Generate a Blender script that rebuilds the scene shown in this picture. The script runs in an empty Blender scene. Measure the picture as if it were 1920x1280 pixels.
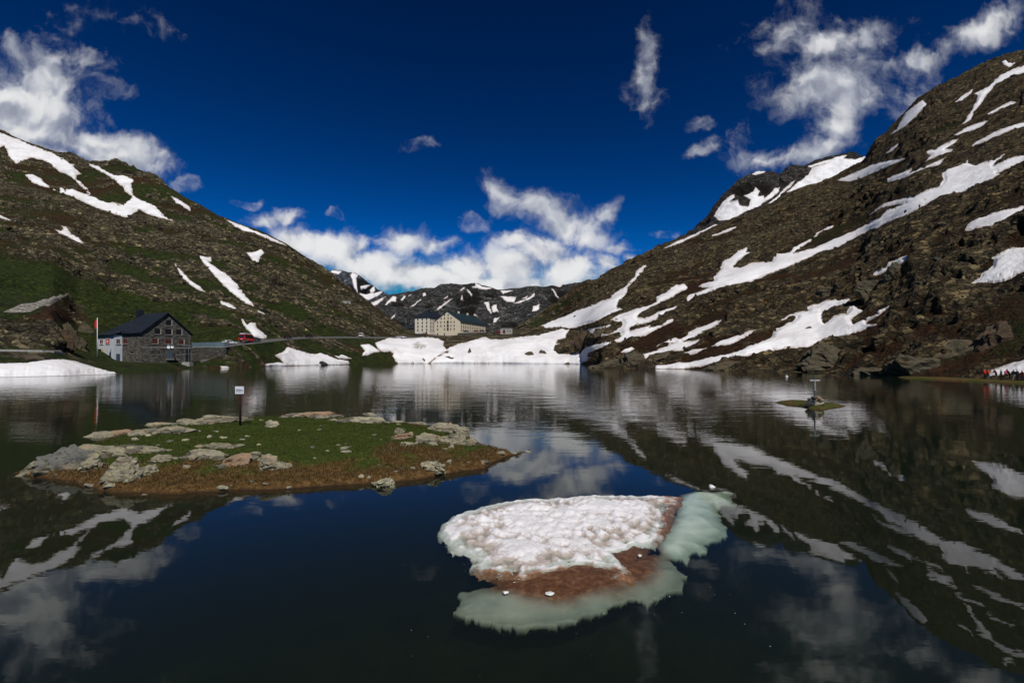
import bpy, bmesh, math, random
import numpy as np
from mathutils import Vector, Matrix

random.seed(7)
rng = np.random.default_rng(11)
SC = bpy.context.scene
COL = SC.collection
R = math.radians

# ------------------------------------------------------------------ camera, sky, sun, exposure
F = 853.0      # focal length in photo pixels (photo 1920 wide)
YH = 670.0     # row of the horizon in the photo
H = 4.0        # eye height above the lake
cam = bpy.data.cameras.new('camera')
cam.sensor_width = 36.0
cam.lens = 36.0 * F / 1920.0
cam.shift_y = (YH - 640.0) / 1920.0
cam.clip_start = 0.1
cam.clip_end = 60000
camo = bpy.data.objects.new('camera', cam)
COL.objects.link(camo)
camo.location = (0, 0, H)
camo.rotation_euler = (math.pi / 2, 0, 0)
SC.camera = camo

SUN_EL = R(53)
SUN_AZ = R(165)          # clockwise from +Y (view direction); behind the camera, a little to the right
sun_dir = Vector((math.sin(SUN_AZ) * math.cos(SUN_EL), math.cos(SUN_AZ) * math.cos(SUN_EL), math.sin(SUN_EL)))
sl = bpy.data.lights.new('sun', 'SUN')
sl.energy = 3.6
sl.angle = R(0.55)
sl.color = (1.0, 0.955, 0.89)
so = bpy.data.objects.new('sun', sl)
COL.objects.link(so)
so.rotation_euler = sun_dir.to_track_quat('Z', 'Y').to_euler()

SC.view_settings.view_transform = 'Standard'
SC.view_settings.look = 'None'
SC.view_settings.gamma = 1.0
SC.view_settings.exposure = 0.0
SC.view_settings.use_curve_mapping = False
SC.render.engine = 'CYCLES'
SC.cycles.max_bounces = 6
SC.cycles.diffuse_bounces = 2
SC.cycles.glossy_bounces = 3
SC.cycles.transmission_bounces = 3
SC.cycles.volume_bounces = 0
SC.cycles.transparent_max_bounces = 8
SC.cycles.use_denoising = True
SC.cycles.caustics_reflective = False
SC.cycles.caustics_refractive = False
SC.cycles.use_adaptive_sampling = True
SC.cycles.adaptive_threshold = 0.015


class NT:
    """small helper for node trees"""
    def __init__(s, tree):
        s.t = tree

    def n(s, typ, ins=None, **kw):
        nd = s.t.nodes.new(typ)
        for k, v in kw.items():
            setattr(nd, k, v)
        for k, v in (ins or {}).items():
            sk = nd.inputs[k]
            if hasattr(v, 'is_output') or isinstance(v, bpy.types.NodeSocket):
                s.t.links.new(v, sk)
            else:
                sk.default_value = v
        return nd

    def math(s, op, a, b=0.0, c=0.0, clamp=False):
        nd = s.n('ShaderNodeMath', {0: a, 1: b, 2: c}, operation=op, use_clamp=clamp)
        return nd.outputs[0]

    def vmath(s, op, a, b=(0, 0, 0)):
        nd = s.n('ShaderNodeVectorMath', {0: a, 1: b}, operation=op)
        return nd.outputs['Value'] if op in ('LENGTH', 'DOT_PRODUCT', 'DISTANCE') else nd.outputs[0]

    def sstep(s, x, a, b, lo=0.0, hi=1.0, interp='SMOOTHSTEP'):
        nd = s.n('ShaderNodeMapRange', {0: x, 1: a, 2: b, 3: lo, 4: hi}, interpolation_type=interp)
        return nd.outputs[0]

    def noise(s, vec, scale, detail=4.0, rough=0.55, dist=0.0, dim='3D'):
        nd = s.n('ShaderNodeTexNoise', {'Vector': vec, 'Scale': scale, 'Detail': detail, 'Roughness': rough, 'Distortion': dist},
                 noise_dimensions=dim)
        return nd.outputs['Fac']

    def mix(s, f, a, b, blend='MIX'):
        nd = s.n('ShaderNodeMix', data_type='RGBA', blend_type=blend)
        for sk, v in ((nd.inputs[0], f), (nd.inputs[6], a), (nd.inputs[7], b)):
            if isinstance(v, bpy.types.NodeSocket):
                s.t.links.new(v, sk)
            elif isinstance(v, (int, float)):
                sk.default_value = v
            else:
                sk.default_value = (v[0], v[1], v[2], 1.0)
        return nd.outputs[2]

    def ramp(s, f, stops):
        nd = s.n('ShaderNodeValToRGB', {0: f})
        cr = nd.color_ramp
        while len(cr.elements) < len(stops):
            cr.elements.new(0.5)
        for e, (p, c) in zip(cr.elements, stops):
            e.position = p
            e.color = (c[0], c[1], c[2], 1.0)
        return nd.outputs[0]


def build_world():
    w = bpy.data.worlds.new('World')
    SC.world = w
    w.use_nodes = True
    t = w.node_tree
    t.nodes.clear()
    k = NT(t)
    sky = k.n('ShaderNodeTexSky', sky_type='NISHITA', sun_disc=False, sun_elevation=SUN_EL, sun_rotation=SUN_AZ,
              altitude=2500.0, air_density=1.0, dust_density=0.1, ozone_density=4.0)
    col = k.mix(1.0, sky.outputs[0], SKY_TINT, 'MULTIPLY')
    gam = k.n('ShaderNodeGamma', {0: col, 1: SKY_GAMMA})
    skyc = k.mix(1.0, gam.outputs[0], (SKY_GAIN,) * 3, 'MULTIPLY')
    skyc = k.mix(1.0, skyc, (1.0, 2.2, 4.2), 'DARKEN')
    tc = k.n('ShaderNodeTexCoord')
    sep = k.n('ShaderNodeSeparateXYZ', {0: tc.outputs['Generated']})
    X, Y, Z = sep.outputs
    Yc = k.math('MAXIMUM', Y, 0.08)
    u = k.math('DIVIDE', X, Yc)
    v = k.math('DIVIDE', Z, Yc)
    p = k.n('ShaderNodeCombineXYZ', {0: u, 1: v, 2: 0.0}).outputs[0]
    # warp so that the outlines turn ragged
    wn = k.n('ShaderNodeTexNoise', {'Vector': p, 'Scale': 7.0, 'Detail': 4.0, 'Roughness': 0.6}, noise_dimensions='2D')
    off = k.vmath('SUBTRACT', wn.outputs['Color'], (0.5, 0.5, 0.5))
    off = k.n('ShaderNodeVectorMath', {0: off, 'Scale': 0.075}, operation='SCALE').outputs[0]
    pw = k.vmath('ADD', p, off)
    field = None
    for (cx, cy, rx, ry, rot, wt) in CLOUDS:
        m = k.n('ShaderNodeMapping', {'Vector': pw, 'Location': ((cx - 960) / F, (YH - cy) / F, 0),
                                      'Rotation': (0, 0, -R(rot)), 'Scale': (rx / F, ry / F, 1)}, vector_type='TEXTURE')
        ln = k.vmath('LENGTH', m.outputs[0])
        sl_ = max(wt, 0.8)
        f = k.math('MINIMUM', k.math('MULTIPLY_ADD', ln, -sl_, sl_), wt)
        field = f if field is None else k.n('ShaderNodeMath', {0: field, 1: f, 2: 0.12}, operation='SMOOTH_MAX').outputs[0]
    fb = k.noise(pw, 12.0, 10.0, 0.66, 0.0, '2D')
    fs1 = k.noise(pw, 12.0, 2.5, 0.5, 0.0, '2D')
    fs2 = k.noise(k.vmath('ADD', pw, (-0.006, 0.022, 0)), 12.0, 2.5, 0.5, 0.0, '2D')
    # the rest of the sky, out of this view, carries the same scattered clouds
    far3 = k.noise(tc.outputs['Generated'], 2.6, 6.0, 0.55)
    away = k.math('MAXIMUM', k.sstep(Y, 0.45, 0.2), k.sstep(k.math('ABSOLUTE', u), 1.25, 1.7))
    gen = k.math('MULTIPLY', k.math('SUBTRACT', k.math('MULTIPLY', far3, 4.0), 2.25), away)
    gen = k.math('SUBTRACT', gen, k.math('MULTIPLY', k.math('SUBTRACT', 1.0, away), 2.0))
    field = k.math('MAXIMUM', field, gen)
    field = k.math('MAXIMUM', field, -1.0)
    d = k.math('ADD', field, k.math('MULTIPLY', k.math('SUBTRACT', fb, 0.44), 2.1))
    dens = k.sstep(d, -0.08, 0.82)
    # billow shading: brighter on the side that faces the sun, greyer at the bases
    up = k.math('MULTIPLY', k.math('SUBTRACT', fs1, fs2), 1.9)
    base = k.noise(pw, 4.0, 3.0, 0.5, 0.0, '2D')
    lit = k.math('ADD', k.math('ADD', up, k.math('ADD', k.math('MULTIPLY', base, 0.75), k.math('MULTIPLY', k.sstep(d, 0.2, 1.2), 0.12))), k.sstep(v, 0.5, 0.15, -0.02, 0.24))
    cc = k.ramp(lit, [(0.10, (0.36, 0.39, 0.48)), (0.40, (0.56, 0.59, 0.67)), (0.68, (0.88, 0.89, 0.91)), (1.0, (1.0, 1.0, 1.0))])
    cc = k.mix(1.0, cc, (CLOUD_GAIN,) * 3, 'MULTIPLY')
    # the Background runs at strength 0.1, so clouds are given ten times their radiance
    fin = k.mix(k.math('MULTIPLY', dens, k.sstep(field, -0.1, 0.75, 0.30, 0.97, 'LINEAR')), skyc, cc)
    bg = k.n('ShaderNodeBackground', {0: fin, 1: 0.1})
    out = k.n('ShaderNodeOutputWorld', {0: bg.outputs[0]})
    w.cycles.sampling_method = 'MANUAL'
    w.cycles.sample_map_resolution = 512


SKY_TINT = (0.16, 0.96, 1.0)
SKY_GAMMA = 2.14
SKY_GAIN = 0.122
CLOUD_GAIN = 8.2
# clouds: photo column, row, half width, half height, turn in degrees, thickness
CLOUDS = [
    (20, 215, 175, 105, 0, 1.5), (75, 165, 85, 80, 25, 1.3), (35, 100, 48, 24, 35, .7), (120, 95, 60, 26, 20, .2),
    (190, 280, 160, 46, 12, 1.4), (285, 290, 60, 24, 12, .8), (40, 300, 150, 60, 0, 1.4), (-160, 200, 150, 120, 0, .8),
    (150, 45, 75, 45, 40, -.14), (265, 30, 60, 24, 30, -.14), (210, 162, 40, 16, 10, -.06),
    (1216, 130, 24, 92, 3, .40), (1205, 180, 40, 28, 0, .05),
    (1560, 165, 125, 80, 10, .95), (1540, 75, 120, 52, 5, .72), (1640, 66, 56, 34, 0, .45), (1565, 235, 50, 34, 0, .7),
    (1440, 300, 80, 22, -8, .5), (1540, 282, 70, 24, -12, .7), (1690, 160, 90, 60, -30, .12),
    (1846, 56, 105, 34, -32, .85), (1720, 110, 44, 20, 0, .5), (1320, 235, 24, 16, 0, .15), (1325, 280, 36, 16, -15, .2),
    (1390, 255, 22, 34, 0, .0),
    (782, 276, 40, 15, -8, .05), (355, 350, 28, 14, -20, .1), (465, 378, 30, 10, 0, .1), (626, 404, 18, 11, 0, .12), (880, 415, 30, 20, 0, -.02),
    (545, 412, 34, 24, 0, .9), (500, 418, 36, 20, 0, .6), (560, 455, 72, 40, 10, 1.1), (620, 470, 80, 46, 10, 1.2),
    (690, 500, 110, 46, 12, 1.2), (670, 455, 48, 26, 0, .8), (750, 452, 56, 34, 0, 1.0), (815, 458, 55, 24, 8, .8),
    (770, 520, 140, 34, 0, 1.2), (870, 505, 80, 44, 0, 1.15), (950, 500, 80, 52, 0, 1.2), (1010, 470, 80, 52, 0, 1.1), (960, 452, 40, 24, 0, 1.0),
    (1060, 505, 100, 46, 0, 1.1), (1090, 490, 45, 36, 0, 1.0), (900, 535, 260, 34, 0, 1.2),
    (950, 362, 48, 24, 40, .62), (1000, 390, 80, 36, 10, .9), (1050, 415, 85, 44, 20, .95), (1105, 445, 62, 38, 20, .8), (1145, 400, 26, 20, -30, .4),
    (1165, 465, 40, 16, 10, .55), (1140, 497, 38, 28, -10, 1.0), (1090, 420, 60, 30, 0, .6), (1250, 434, 24, 12, 0, .15), (1190, 485, 24, 14, 0, .7),
]
build_world()

# ------------------------------------------------------------------ helpers: noise, meshes, labels
_perm = rng.permutation(512).astype(np.int64)
_perm = np.concatenate([_perm, _perm, _perm, _perm])
_grad = rng.normal(size=(512, 3))
_grad /= np.linalg.norm(_grad, axis=1)[:, None]


def pnoise(x, y, z):
    """gradient noise, about -1..1"""
    xi = np.floor(x); yi = np.floor(y); zi = np.floor(z)
    fx, fy, fz = x - xi, y - yi, z - zi
    xi = xi.astype(np.int64) & 511; yi = yi.astype(np.int64) & 511; zi = zi.astype(np.int64) & 511
    ux = fx * fx * fx * (fx * (fx * 6 - 15) + 10)
    uy = fy * fy * fy * (fy * (fy * 6 - 15) + 10)
    uz = fz * fz * fz * (fz * (fz * 6 - 15) + 10)

    def g(a, b, c):
        h = _perm[_perm[_perm[(xi + a) & 511] + ((yi + b) & 511)] + ((zi + c) & 511)] & 511
        q = _grad[h]
        return q[..., 0] * (fx - a) + q[..., 1] * (fy - b) + q[..., 2] * (fz - c)
    x00 = g(0, 0, 0) * (1 - ux) + g(1, 0, 0) * ux
    x10 = g(0, 1, 0) * (1 - ux) + g(1, 1, 0) * ux
    x01 = g(0, 0, 1) * (1 - ux) + g(1, 0, 1) * ux
    x11 = g(0, 1, 1) * (1 - ux) + g(1, 1, 1) * ux
    return ((x00 * (1 - uy) + x10 * uy) * (1 - uz) + (x01 * (1 - uy) + x11 * uy) * uz) * 1.7


def fbm(x, y, z, oct=4, gain=0.5):
    s = np.zeros_like(x); a = 1.0; t = 0.0; f = 1.0
    for i in range(oct):
        s += a * pnoise(x * f + 17.3 * i, y * f - 9.1 * i, z * f + 4.7 * i)
        t += a; a *= gain; f *= 2.03
    return s / t


def ss(x, a, b):
    t = np.clip((x - a) / (b - a), 0, 1)
    return t * t * (3 - 2 * t)


def poly_sd(px, py, poly):
    """signed distance to a closed polygon, positive inside"""
    P = np.asarray(poly, float); Q = np.roll(P, -1, axis=0)
    d2 = np.full(px.shape, 1e18); ins = np.zeros(px.shape, bool)
    for (ax, ay), (bx, by) in zip(P, Q):
        ex, ey = bx - ax, by - ay
        L = ex * ex + ey * ey
        if L < 1e-12:
            continue
        t = np.clip(((px - ax) * ex + (py - ay) * ey) / L, 0, 1)
        dx, dy = px - ax - t * ex, py - ay - t * ey
        d2 = np.minimum(d2, dx * dx + dy * dy)
        c = ((ay > py) != (by > py))
        if ey != 0:
            ins ^= c & (px < ex * (py - ay) / ey + ax)
    d = np.sqrt(d2)
    return np.where(ins, d, -d)


def W(x, y, z=0.0):
    """point at height z seen at photo pixel (x, y): used to read real places off the photograph"""
    Yd = F * (H - z) / (y - YH)
    return ((x - 960) / F * Yd, Yd, z)


def WY(x, y, Yd):
    return ((x - 960) / F * Yd, Yd, H + (YH - y) / F * Yd)


def mesh_np(name, verts, faces, mats=None, smooth=True, parent=None, mat_idx=None):
    """faces: (n,4) or (n,3) array or list of lists"""
    me = bpy.data.meshes.new(name)
    verts = np.asarray(verts, np.float32)
    if isinstance(faces, np.ndarray):
        n, k = faces.shape
        me.vertices.add(len(verts)); me.vertices.foreach_set('co', verts.ravel())
        me.loops.add(n * k); me.loops.foreach_set('vertex_index', faces.astype(np.int32).ravel())
        me.polygons.add(n)
        me.polygons.foreach_set('loop_start', np.arange(0, n * k, k, dtype=np.int32))
        me.polygons.foreach_set('loop_total', np.full(n, k, np.int32))
        me.update(calc_edges=True)
    else:
        me.from_pydata([tuple(map(float, v)) for v in verts], [], faces)
    for m in (mats or []):
        me.materials.append(m)
    me.polygons.foreach_set('use_smooth', np.full(len(me.polygons), smooth))
    if mat_idx is not None:
        me.polygons.foreach_set('material_index', np.asarray(mat_idx, np.int32))
    me.update()
    o = bpy.data.objects.new(name, me)
    COL.objects.link(o)
    if parent:
        o.parent = parent
    return o


def attr(o, name, vals):
    a = o.data.attributes.new(name, 'FLOAT', 'POINT')
    a.data.foreach_set('value', np.asarray(vals, np.float32).ravel())


def tag(o, label=None, cat=None, group=None, kind=None):
    if label: o['label'] = label
    if cat: o['category'] = cat
    if group: o['group'] = group
    if kind: o['kind'] = kind
    return o


def empty(name, loc, rz=0.0):
    o = bpy.data.objects.new(name, None)
    COL.objects.link(o)
    o.location = loc
    o.rotation_euler = (0, 0, rz)
    o.empty_display_size = 0.2
    return o


class MB:
    """collects simple solids into one mesh"""
    def __init__(s):
        s.v = []; s.f = []

    def add(s, vs, fs):
        b = len(s.v)
        s.v += [tuple(v) for v in vs]
        s.f += [[i + b for i in f] for f in fs]
        return s

    def box(s, x0, x1, y0, y1, z0, z1):
        vs = [(x, y, z) for z in (z0, z1) for (x, y) in ((x0, y0), (x1, y0), (x1, y1), (x0, y1))]
        return s.add(vs, [[3, 2, 1, 0], [4, 5, 6, 7], [0, 1, 5, 4], [1, 2, 6, 5], [2, 3, 7, 6], [3, 0, 4, 7]])

    def prism(s, pts, y0, y1):
        """outline in x,z pushed along y"""
        n = len(pts)
        vs = [(x, y0, z) for x, z in pts] + [(x, y1, z) for x, z in pts]
        fs = [list(range(n)), list(range(2 * n - 1, n - 1, -1))]
        fs += [[i, i + n, (i + 1) % n + n, (i + 1) % n] for i in range(n)]
        return s.add(vs, fs)

    def tube(s, a, b, r0, r1=None, n=8):
        a = Vector(a); b = Vector(b); r1 = r0 if r1 is None else r1
        d = (b - a).normalized()
        q = d.to_track_quat('Z', 'Y')
        vs = []
        for p, r in ((a, r0), (b, r1)):
            for i in range(n):
                t = 2 * math.pi * i / n
                vs.append(p + q @ Vector((math.cos(t) * r, math.sin(t) * r, 0)))
        fs = [list(range(n - 1, -1, -1)), list(range(n, 2 * n))]
        fs += [[i, (i + 1) % n, (i + 1) % n + n, i + n] for i in range(n)]
        return s.add(vs, fs)

    def build(s, name, mat, parent=None, smooth=False, bevel=0.0):
        me = bpy.data.meshes.new(name)
        me.from_pydata(s.v, [], s.f)
        bm = bmesh.new(); bm.from_mesh(me)
        bmesh.ops.recalc_face_normals(bm, faces=bm.faces)
        if bevel:
            bmesh.ops.bevel(bm, geom=bm.edges[:], offset=bevel, segments=1, affect='EDGES', clamp_overlap=True)
        bm.to_mesh(me); bm.free()
        if mat: me.materials.append(mat)
        if smooth:
            me.polygons.foreach_set('use_smooth', [True] * len(me.polygons))
        o = bpy.data.objects.new(name, me)
        COL.objects.link(o)
        if parent: o.parent = parent
        return o


# ------------------------------------------------------------------ materials
def new_mat(name):
    m = bpy.data.materials.new(name)
    m.use_nodes = True
    m.node_tree.nodes.clear()
    return m, NT(m.node_tree)


def finish(k, col, rough=0.8, bump=None, bstr=0.5, bdist=0.1, spec=0.3, metal=0.0, **more):
    ins = {'Base Color': col if isinstance(col, bpy.types.NodeSocket) else (*col, 1.0), 'Roughness': rough,
           'Specular IOR Level': spec, 'Metallic': metal}
    ins.update(more)
    if bump is not None:
        b = k.n('ShaderNodeBump', {'Height': bump, 'Strength': bstr, 'Distance': bdist})
        ins['Normal'] = b.outputs[0]
    bs = k.n('ShaderNodeBsdfPrincipled', ins)
    k.n('ShaderNodeOutputMaterial', {0: bs.outputs[0]})
    return bs


def simple(name, c, rough=0.6, spec=0.4, metal=0.0, vary=0.18, scale=3.0, bump=0.0):
    m, k = new_mat(name)
    tc = k.n('ShaderNodeTexCoord')
    nz = k.noise(tc.outputs['Object'], scale, 5.0, 0.6)
    a = tuple(v * (1 - vary) for v in c); b = tuple(min(1, v * (1 + vary)) for v in c)
    col = k.mix(k.sstep(nz, 0.3, 0.7), a, b)
    finish(k, col, rough, nz if bump else None, bump, 0.05, spec, metal)
    return m


def geo_pos(k):
    return k.n('ShaderNodeNewGeometry').outputs['Position']


def mat_terrain(name, rock, scale=1.0):
    m, k = new_mat(name)
    P = geo_pos(k)
    st = k.n('ShaderNodeMapping', {'Vector': P, 'Rotation': (0.25, 0.1, 0.2), 'Scale': (0.35 * scale, 1.0 * scale, 0.5 * scale)}).outputs[0]
    iso = k.n('ShaderNodeMapping', {'Vector': P, 'Scale': (scale,) * 3}).outputs[0]
    n1 = k.noise(st, 0.10, 9.0, 0.66)
    n2 = k.noise(iso, 0.9, 6.0, 0.65)
    n3 = k.noise(iso, 0.025, 6.0, 0.6)
    vor = k.n('ShaderNodeTexVoronoi', {'Vector': st, 'Scale': 0.7, 'Randomness': 1.0}, feature='F1')
    c = k.ramp(n1, [(0.28, tuple(v * 0.35 for v in rock)), (0.45, tuple(v * 0.8 for v in rock)), (0.6, rock),
                    (0.75, (rock[0] * 1.9, rock[1] * 1.9, rock[2] * 1.7))])
    c = k.mix(k.sstep(n2, 0.52, 0.70, 0, 0.75), c, tuple(v * 2.6 for v in rock))
    c = k.mix(k.sstep(n2, 0.46, 0.3, 0, 0.75), c, tuple(v * 0.25 for v in rock))
    # pale lichen blocks
    c = k.mix(k.sstep(vor.outputs['Color'], 0.72, 0.95, 0, 0.45), c, (rock[0] * 2.4, rock[1] * 2.35, rock[2] * 2.0))
    wrp = k.n('ShaderNodeVectorMath', {0: k.n('ShaderNodeTexNoise', {'Vector': iso, 'Scale': 0.3, 'Detail': 5.0, 'Roughness': 0.65}).outputs['Color'], 'Scale': 3.2}, operation='SCALE').outputs[0]
    bl = k.n('ShaderNodeMapping', {'Vector': k.vmath('ADD', iso, wrp), 'Rotation': (0.3, 0.25, 0.2), 'Scale': (0.55, 0.9, 1.25)}).outputs[0]
    vb = k.n('ShaderNodeTexVoronoi', {'Vector': bl, 'Scale': 0.62, 'Randomness': 1.0}, feature='F1')
    ve = k.n('ShaderNodeTexVoronoi', {'Vector': bl, 'Scale': 0.62, 'Randomness': 1.0}, feature='DISTANCE_TO_EDGE')
    tone = k.n('ShaderNodeSeparateColor', {0: vb.outputs['Color']}).outputs[0]
    c = k.mix(1.0, c, k.ramp(tone, [(0.0, (0.30, 0.30, 0.30)), (0.5, (0.8, 0.8, 0.8)), (0.8, (1.35, 1.32, 1.25)), (1.0, (2.3, 2.25, 2.05))]), 'MULTIPLY')
    c = k.mix(k.sstep(ve.outputs['Distance'], 0.0, 0.11, 0.6, 0.0), c, (0.010, 0.008, 0.005))
    ck = k.n('ShaderNodeAttribute', attribute_name='crack_shade').outputs['Fac']
    c = k.mix(k.sstep(k.math('ADD', ck, k.math('MULTIPLY', k.math('SUBTRACT', n2, 0.5), 0.8)), 0.42, 0.78, 0, 0.92), c, (0.008, 0.007, 0.004))  # hollows coloured dark, standing in for weak relief shading
    at_g = k.n('ShaderNodeAttribute', attribute_name='grass').outputs['Fac']
    at_r = k.n('ShaderNodeAttribute', attribute_name='rust').outputs['Fac']
    g = k.ramp(k.noise(iso, 0.35, 8.0, 0.7), [(0.3, (0.008, 0.014, 0.002)), (0.5, (0.027, 0.043, 0.006)), (0.7, (0.075, 0.084, 0.016))])
    r = k.ramp(k.noise(iso, 0.5, 8.0, 0.7), [(0.3, (0.014, 0.008, 0.003)), (0.5, (0.050, 0.025, 0.010)), (0.72, (0.125, 0.056, 0.019))])
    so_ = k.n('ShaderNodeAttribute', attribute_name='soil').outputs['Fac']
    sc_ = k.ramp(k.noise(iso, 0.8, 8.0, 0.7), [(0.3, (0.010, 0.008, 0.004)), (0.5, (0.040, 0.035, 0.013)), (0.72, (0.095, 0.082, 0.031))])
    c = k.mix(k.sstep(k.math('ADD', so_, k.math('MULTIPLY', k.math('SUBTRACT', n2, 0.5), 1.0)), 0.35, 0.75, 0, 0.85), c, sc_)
    fr = k.sstep(k.math('ADD', at_r, k.math('MULTIPLY', k.math('SUBTRACT', n2, 0.5), 1.3)), 0.42, 0.62)
    fg = k.sstep(k.math('ADD', at_g, k.math('MULTIPLY', k.math('SUBTRACT', n2, 0.5), 1.3)), 0.42, 0.62)
    c = k.mix(fr, c, r)
    c = k.mix(fg, c, g)
    c = k.mix(k.sstep(n3, 0.35, 0.65, 0, 0.45), c, k.mix(0.5, c, (0.02, 0.016, 0.01)))
    tn = k.n('ShaderNodeAttribute', attribute_name='slope_shade').outputs['Fac']
    c = k.mix(tn, c, k.mix(1.0, c, (0.66, 0.56, 0.48), 'MULTIPLY'))  # right slope painted darker, in place of weaker sunlight there
    h = k.math('ADD', k.math('ADD', k.math('MULTIPLY', n1, 1.6), k.math('MULTIPLY', n2, 0.8)), k.math('MULTIPLY', k.math('ADD', tone, k.sstep(ve.outputs['Distance'], 0.0, 0.15)), 0.35))
    finish(k, c, 0.9, h, 1.0, 1.4 / scale, 0.15)
    return m


def mat_snow(name='snow', dirty=0.0):
    m, k = new_mat(name)
    P = geo_pos(k)
    n = k.noise(P, 0.5, 6.0, 0.6)
    n2 = k.noise(P, 0.06, 5.0, 0.6)
    rl_ = k.n('ShaderNodeMapping', {'Vector': P, 'Scale': (0.25, 1.0, 0.25)}).outputs[0]
    run = k.noise(rl_, 0.35, 6.0, 0.65)
    c = k.mix(k.sstep(n2, 0.4, 0.65), (0.85, 0.835, 0.825), (0.70, 0.675, 0.665))
    c = k.mix(k.sstep(run, 0.50, 0.72, 0, 0.5), c, (0.56, 0.50, 0.47))
    c = k.mix(k.sstep(n, 0.58, 0.78, 0, 0.4), c, (0.50, 0.42, 0.37))
    e = k.n('ShaderNodeAttribute', attribute_name='edge').outputs['Fac']
    c = k.mix(k.sstep(k.math('ADD', e, k.math('MULTIPLY', k.math('SUBTRACT', n, 0.5), 0.9)), 0.55, 0.95, 0, 0.65), c, (0.36, 0.27, 0.22))
    if dirty:
        dd = k.n('ShaderNodeAttribute', attribute_name='dirt').outputs['Fac']
        st = k.noise(k.n('ShaderNodeMapping', {'Vector': P, 'Scale': (1.0, 0.3, 0.3)}).outputs[0], 0.35, 8.0, 0.7)
        f = k.sstep(k.math('ADD', dd, k.math('MULTIPLY', k.math('SUBTRACT', st, 0.5), 2.2)), 0.55, 1.15, 0, 0.8)
        c = k.mix(f, c, (0.20, 0.175, 0.11))
    finish(k, c, 0.75, k.math('ADD', n, k.math('MULTIPLY', run, 0.8)), 0.6, 0.8, 0.2)
    return m


def mat_rock(name, c0, warm=0.3, scale=3.0, lichen=1.0, bstr=0.8):
    m, k = new_mat(name)
    tc = k.n('ShaderNodeTexCoord')
    oi = k.n('ShaderNodeObjectInfo')
    P = k.vmath('ADD', geo_pos(k), k.n('ShaderNodeCombineXYZ', {0: k.math('MULTIPLY', oi.outputs['Random'], 50.0)}).outputs[0])
    st = k.n('ShaderNodeMapping', {'Vector': P, 'Rotation': (0.5, 0.3, 0.2), 'Scale': (0.6, 1.0, 2.6)}).outputs[0]
    n1 = k.noise(st, scale, 9.0, 0.68)
    n2 = k.noise(P, scale * 3.0, 6.0, 0.7)
    n3 = k.noise(P, scale * 0.6, 5.0, 0.6)
    c = k.ramp(n1, [(0.25, tuple(v * 0.22 for v in c0)), (0.42, tuple(v * 0.7 for v in c0)), (0.56, c0), (0.75, tuple(v * 1.5 for v in c0))])
    c = k.mix(k.sstep(n2, 0.5, 0.68, 0, 0.8 * lichen), c, (c0[0] * 1.5, c0[1] * 1.5, c0[2] * 0.95))
    c = k.mix(k.sstep(n2, 0.42, 0.25, 0, 0.85), c, tuple(v * 0.3 for v in c0))
    c = k.mix(k.math('MULTIPLY', k.sstep(n3, 0.54, 0.66), warm), c, (c0[0] * 1.7, c0[1] * 1.15, c0[2] * 0.85))
    ri = k.n('ShaderNodeNewGeometry').outputs['Random Per Island']
    c = k.mix(1.0, c, k.ramp(ri, [(0.0, (0.55, 0.53, 0.5)), (0.6, (1.0, 1.0, 1.0)), (1.0, (1.7, 1.65, 1.5))]), 'MULTIPLY')
    h = k.math('ADD', n1, k.math('MULTIPLY', n2, 0.4))
    finish(k, c, 0.88, h, bstr, 0.35 / scale, 0.2)
    return m


M = {}
M['rock_land'] = mat_terrain('mountain_ground', (0.128, 0.109, 0.064))
M['peak'] = mat_terrain('peak_rock', (0.056, 0.051, 0.047), 0.35)
M['far'] = mat_terrain('far_rock', (0.078, 0.078, 0.078), 0.22)
M['blue_far'] = mat_terrain('hazed_peak_rock', (0.11, 0.12, 0.15), 0.12)  # bluish haze of the far air put into the rock colour
M['snow'] = mat_snow('snow')
M['snow_dirty'] = mat_snow('snow_dirty', 1.0)
M['boulder'] = mat_rock('boulder_rock', (0.070, 0.061, 0.045), 0.2, 0.8)
M['crag'] = mat_rock('crag_rock', (0.060, 0.052, 0.037), 0.35, 0.9, 0.8, 1.0)
M['rusty'] = mat_rock('rusty_rock', (0.058, 0.041, 0.028), 0.5, 0.9, 0.5, 1.0)
M['slab'] = mat_rock('lichen_slab', (0.19, 0.175, 0.135), 0.35, 2.6, 1.0, 1.0)
M['slab_grey'] = mat_rock('grey_slab', (0.12, 0.12, 0.115), 0.1, 1.4, 0.5, 1.0)
M['slab_pink'] = mat_rock('pink_slab', (0.20, 0.14, 0.10), 0.6, 2.4, 0.6)
M['pale_stone'] = mat_rock('pale_stone', (0.23, 0.22, 0.17), 0.2, 3.0)
M['dark_wet'] = mat_rock('wet_stone', (0.045, 0.045, 0.045), 0.1, 0.6, 0.3)

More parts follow.
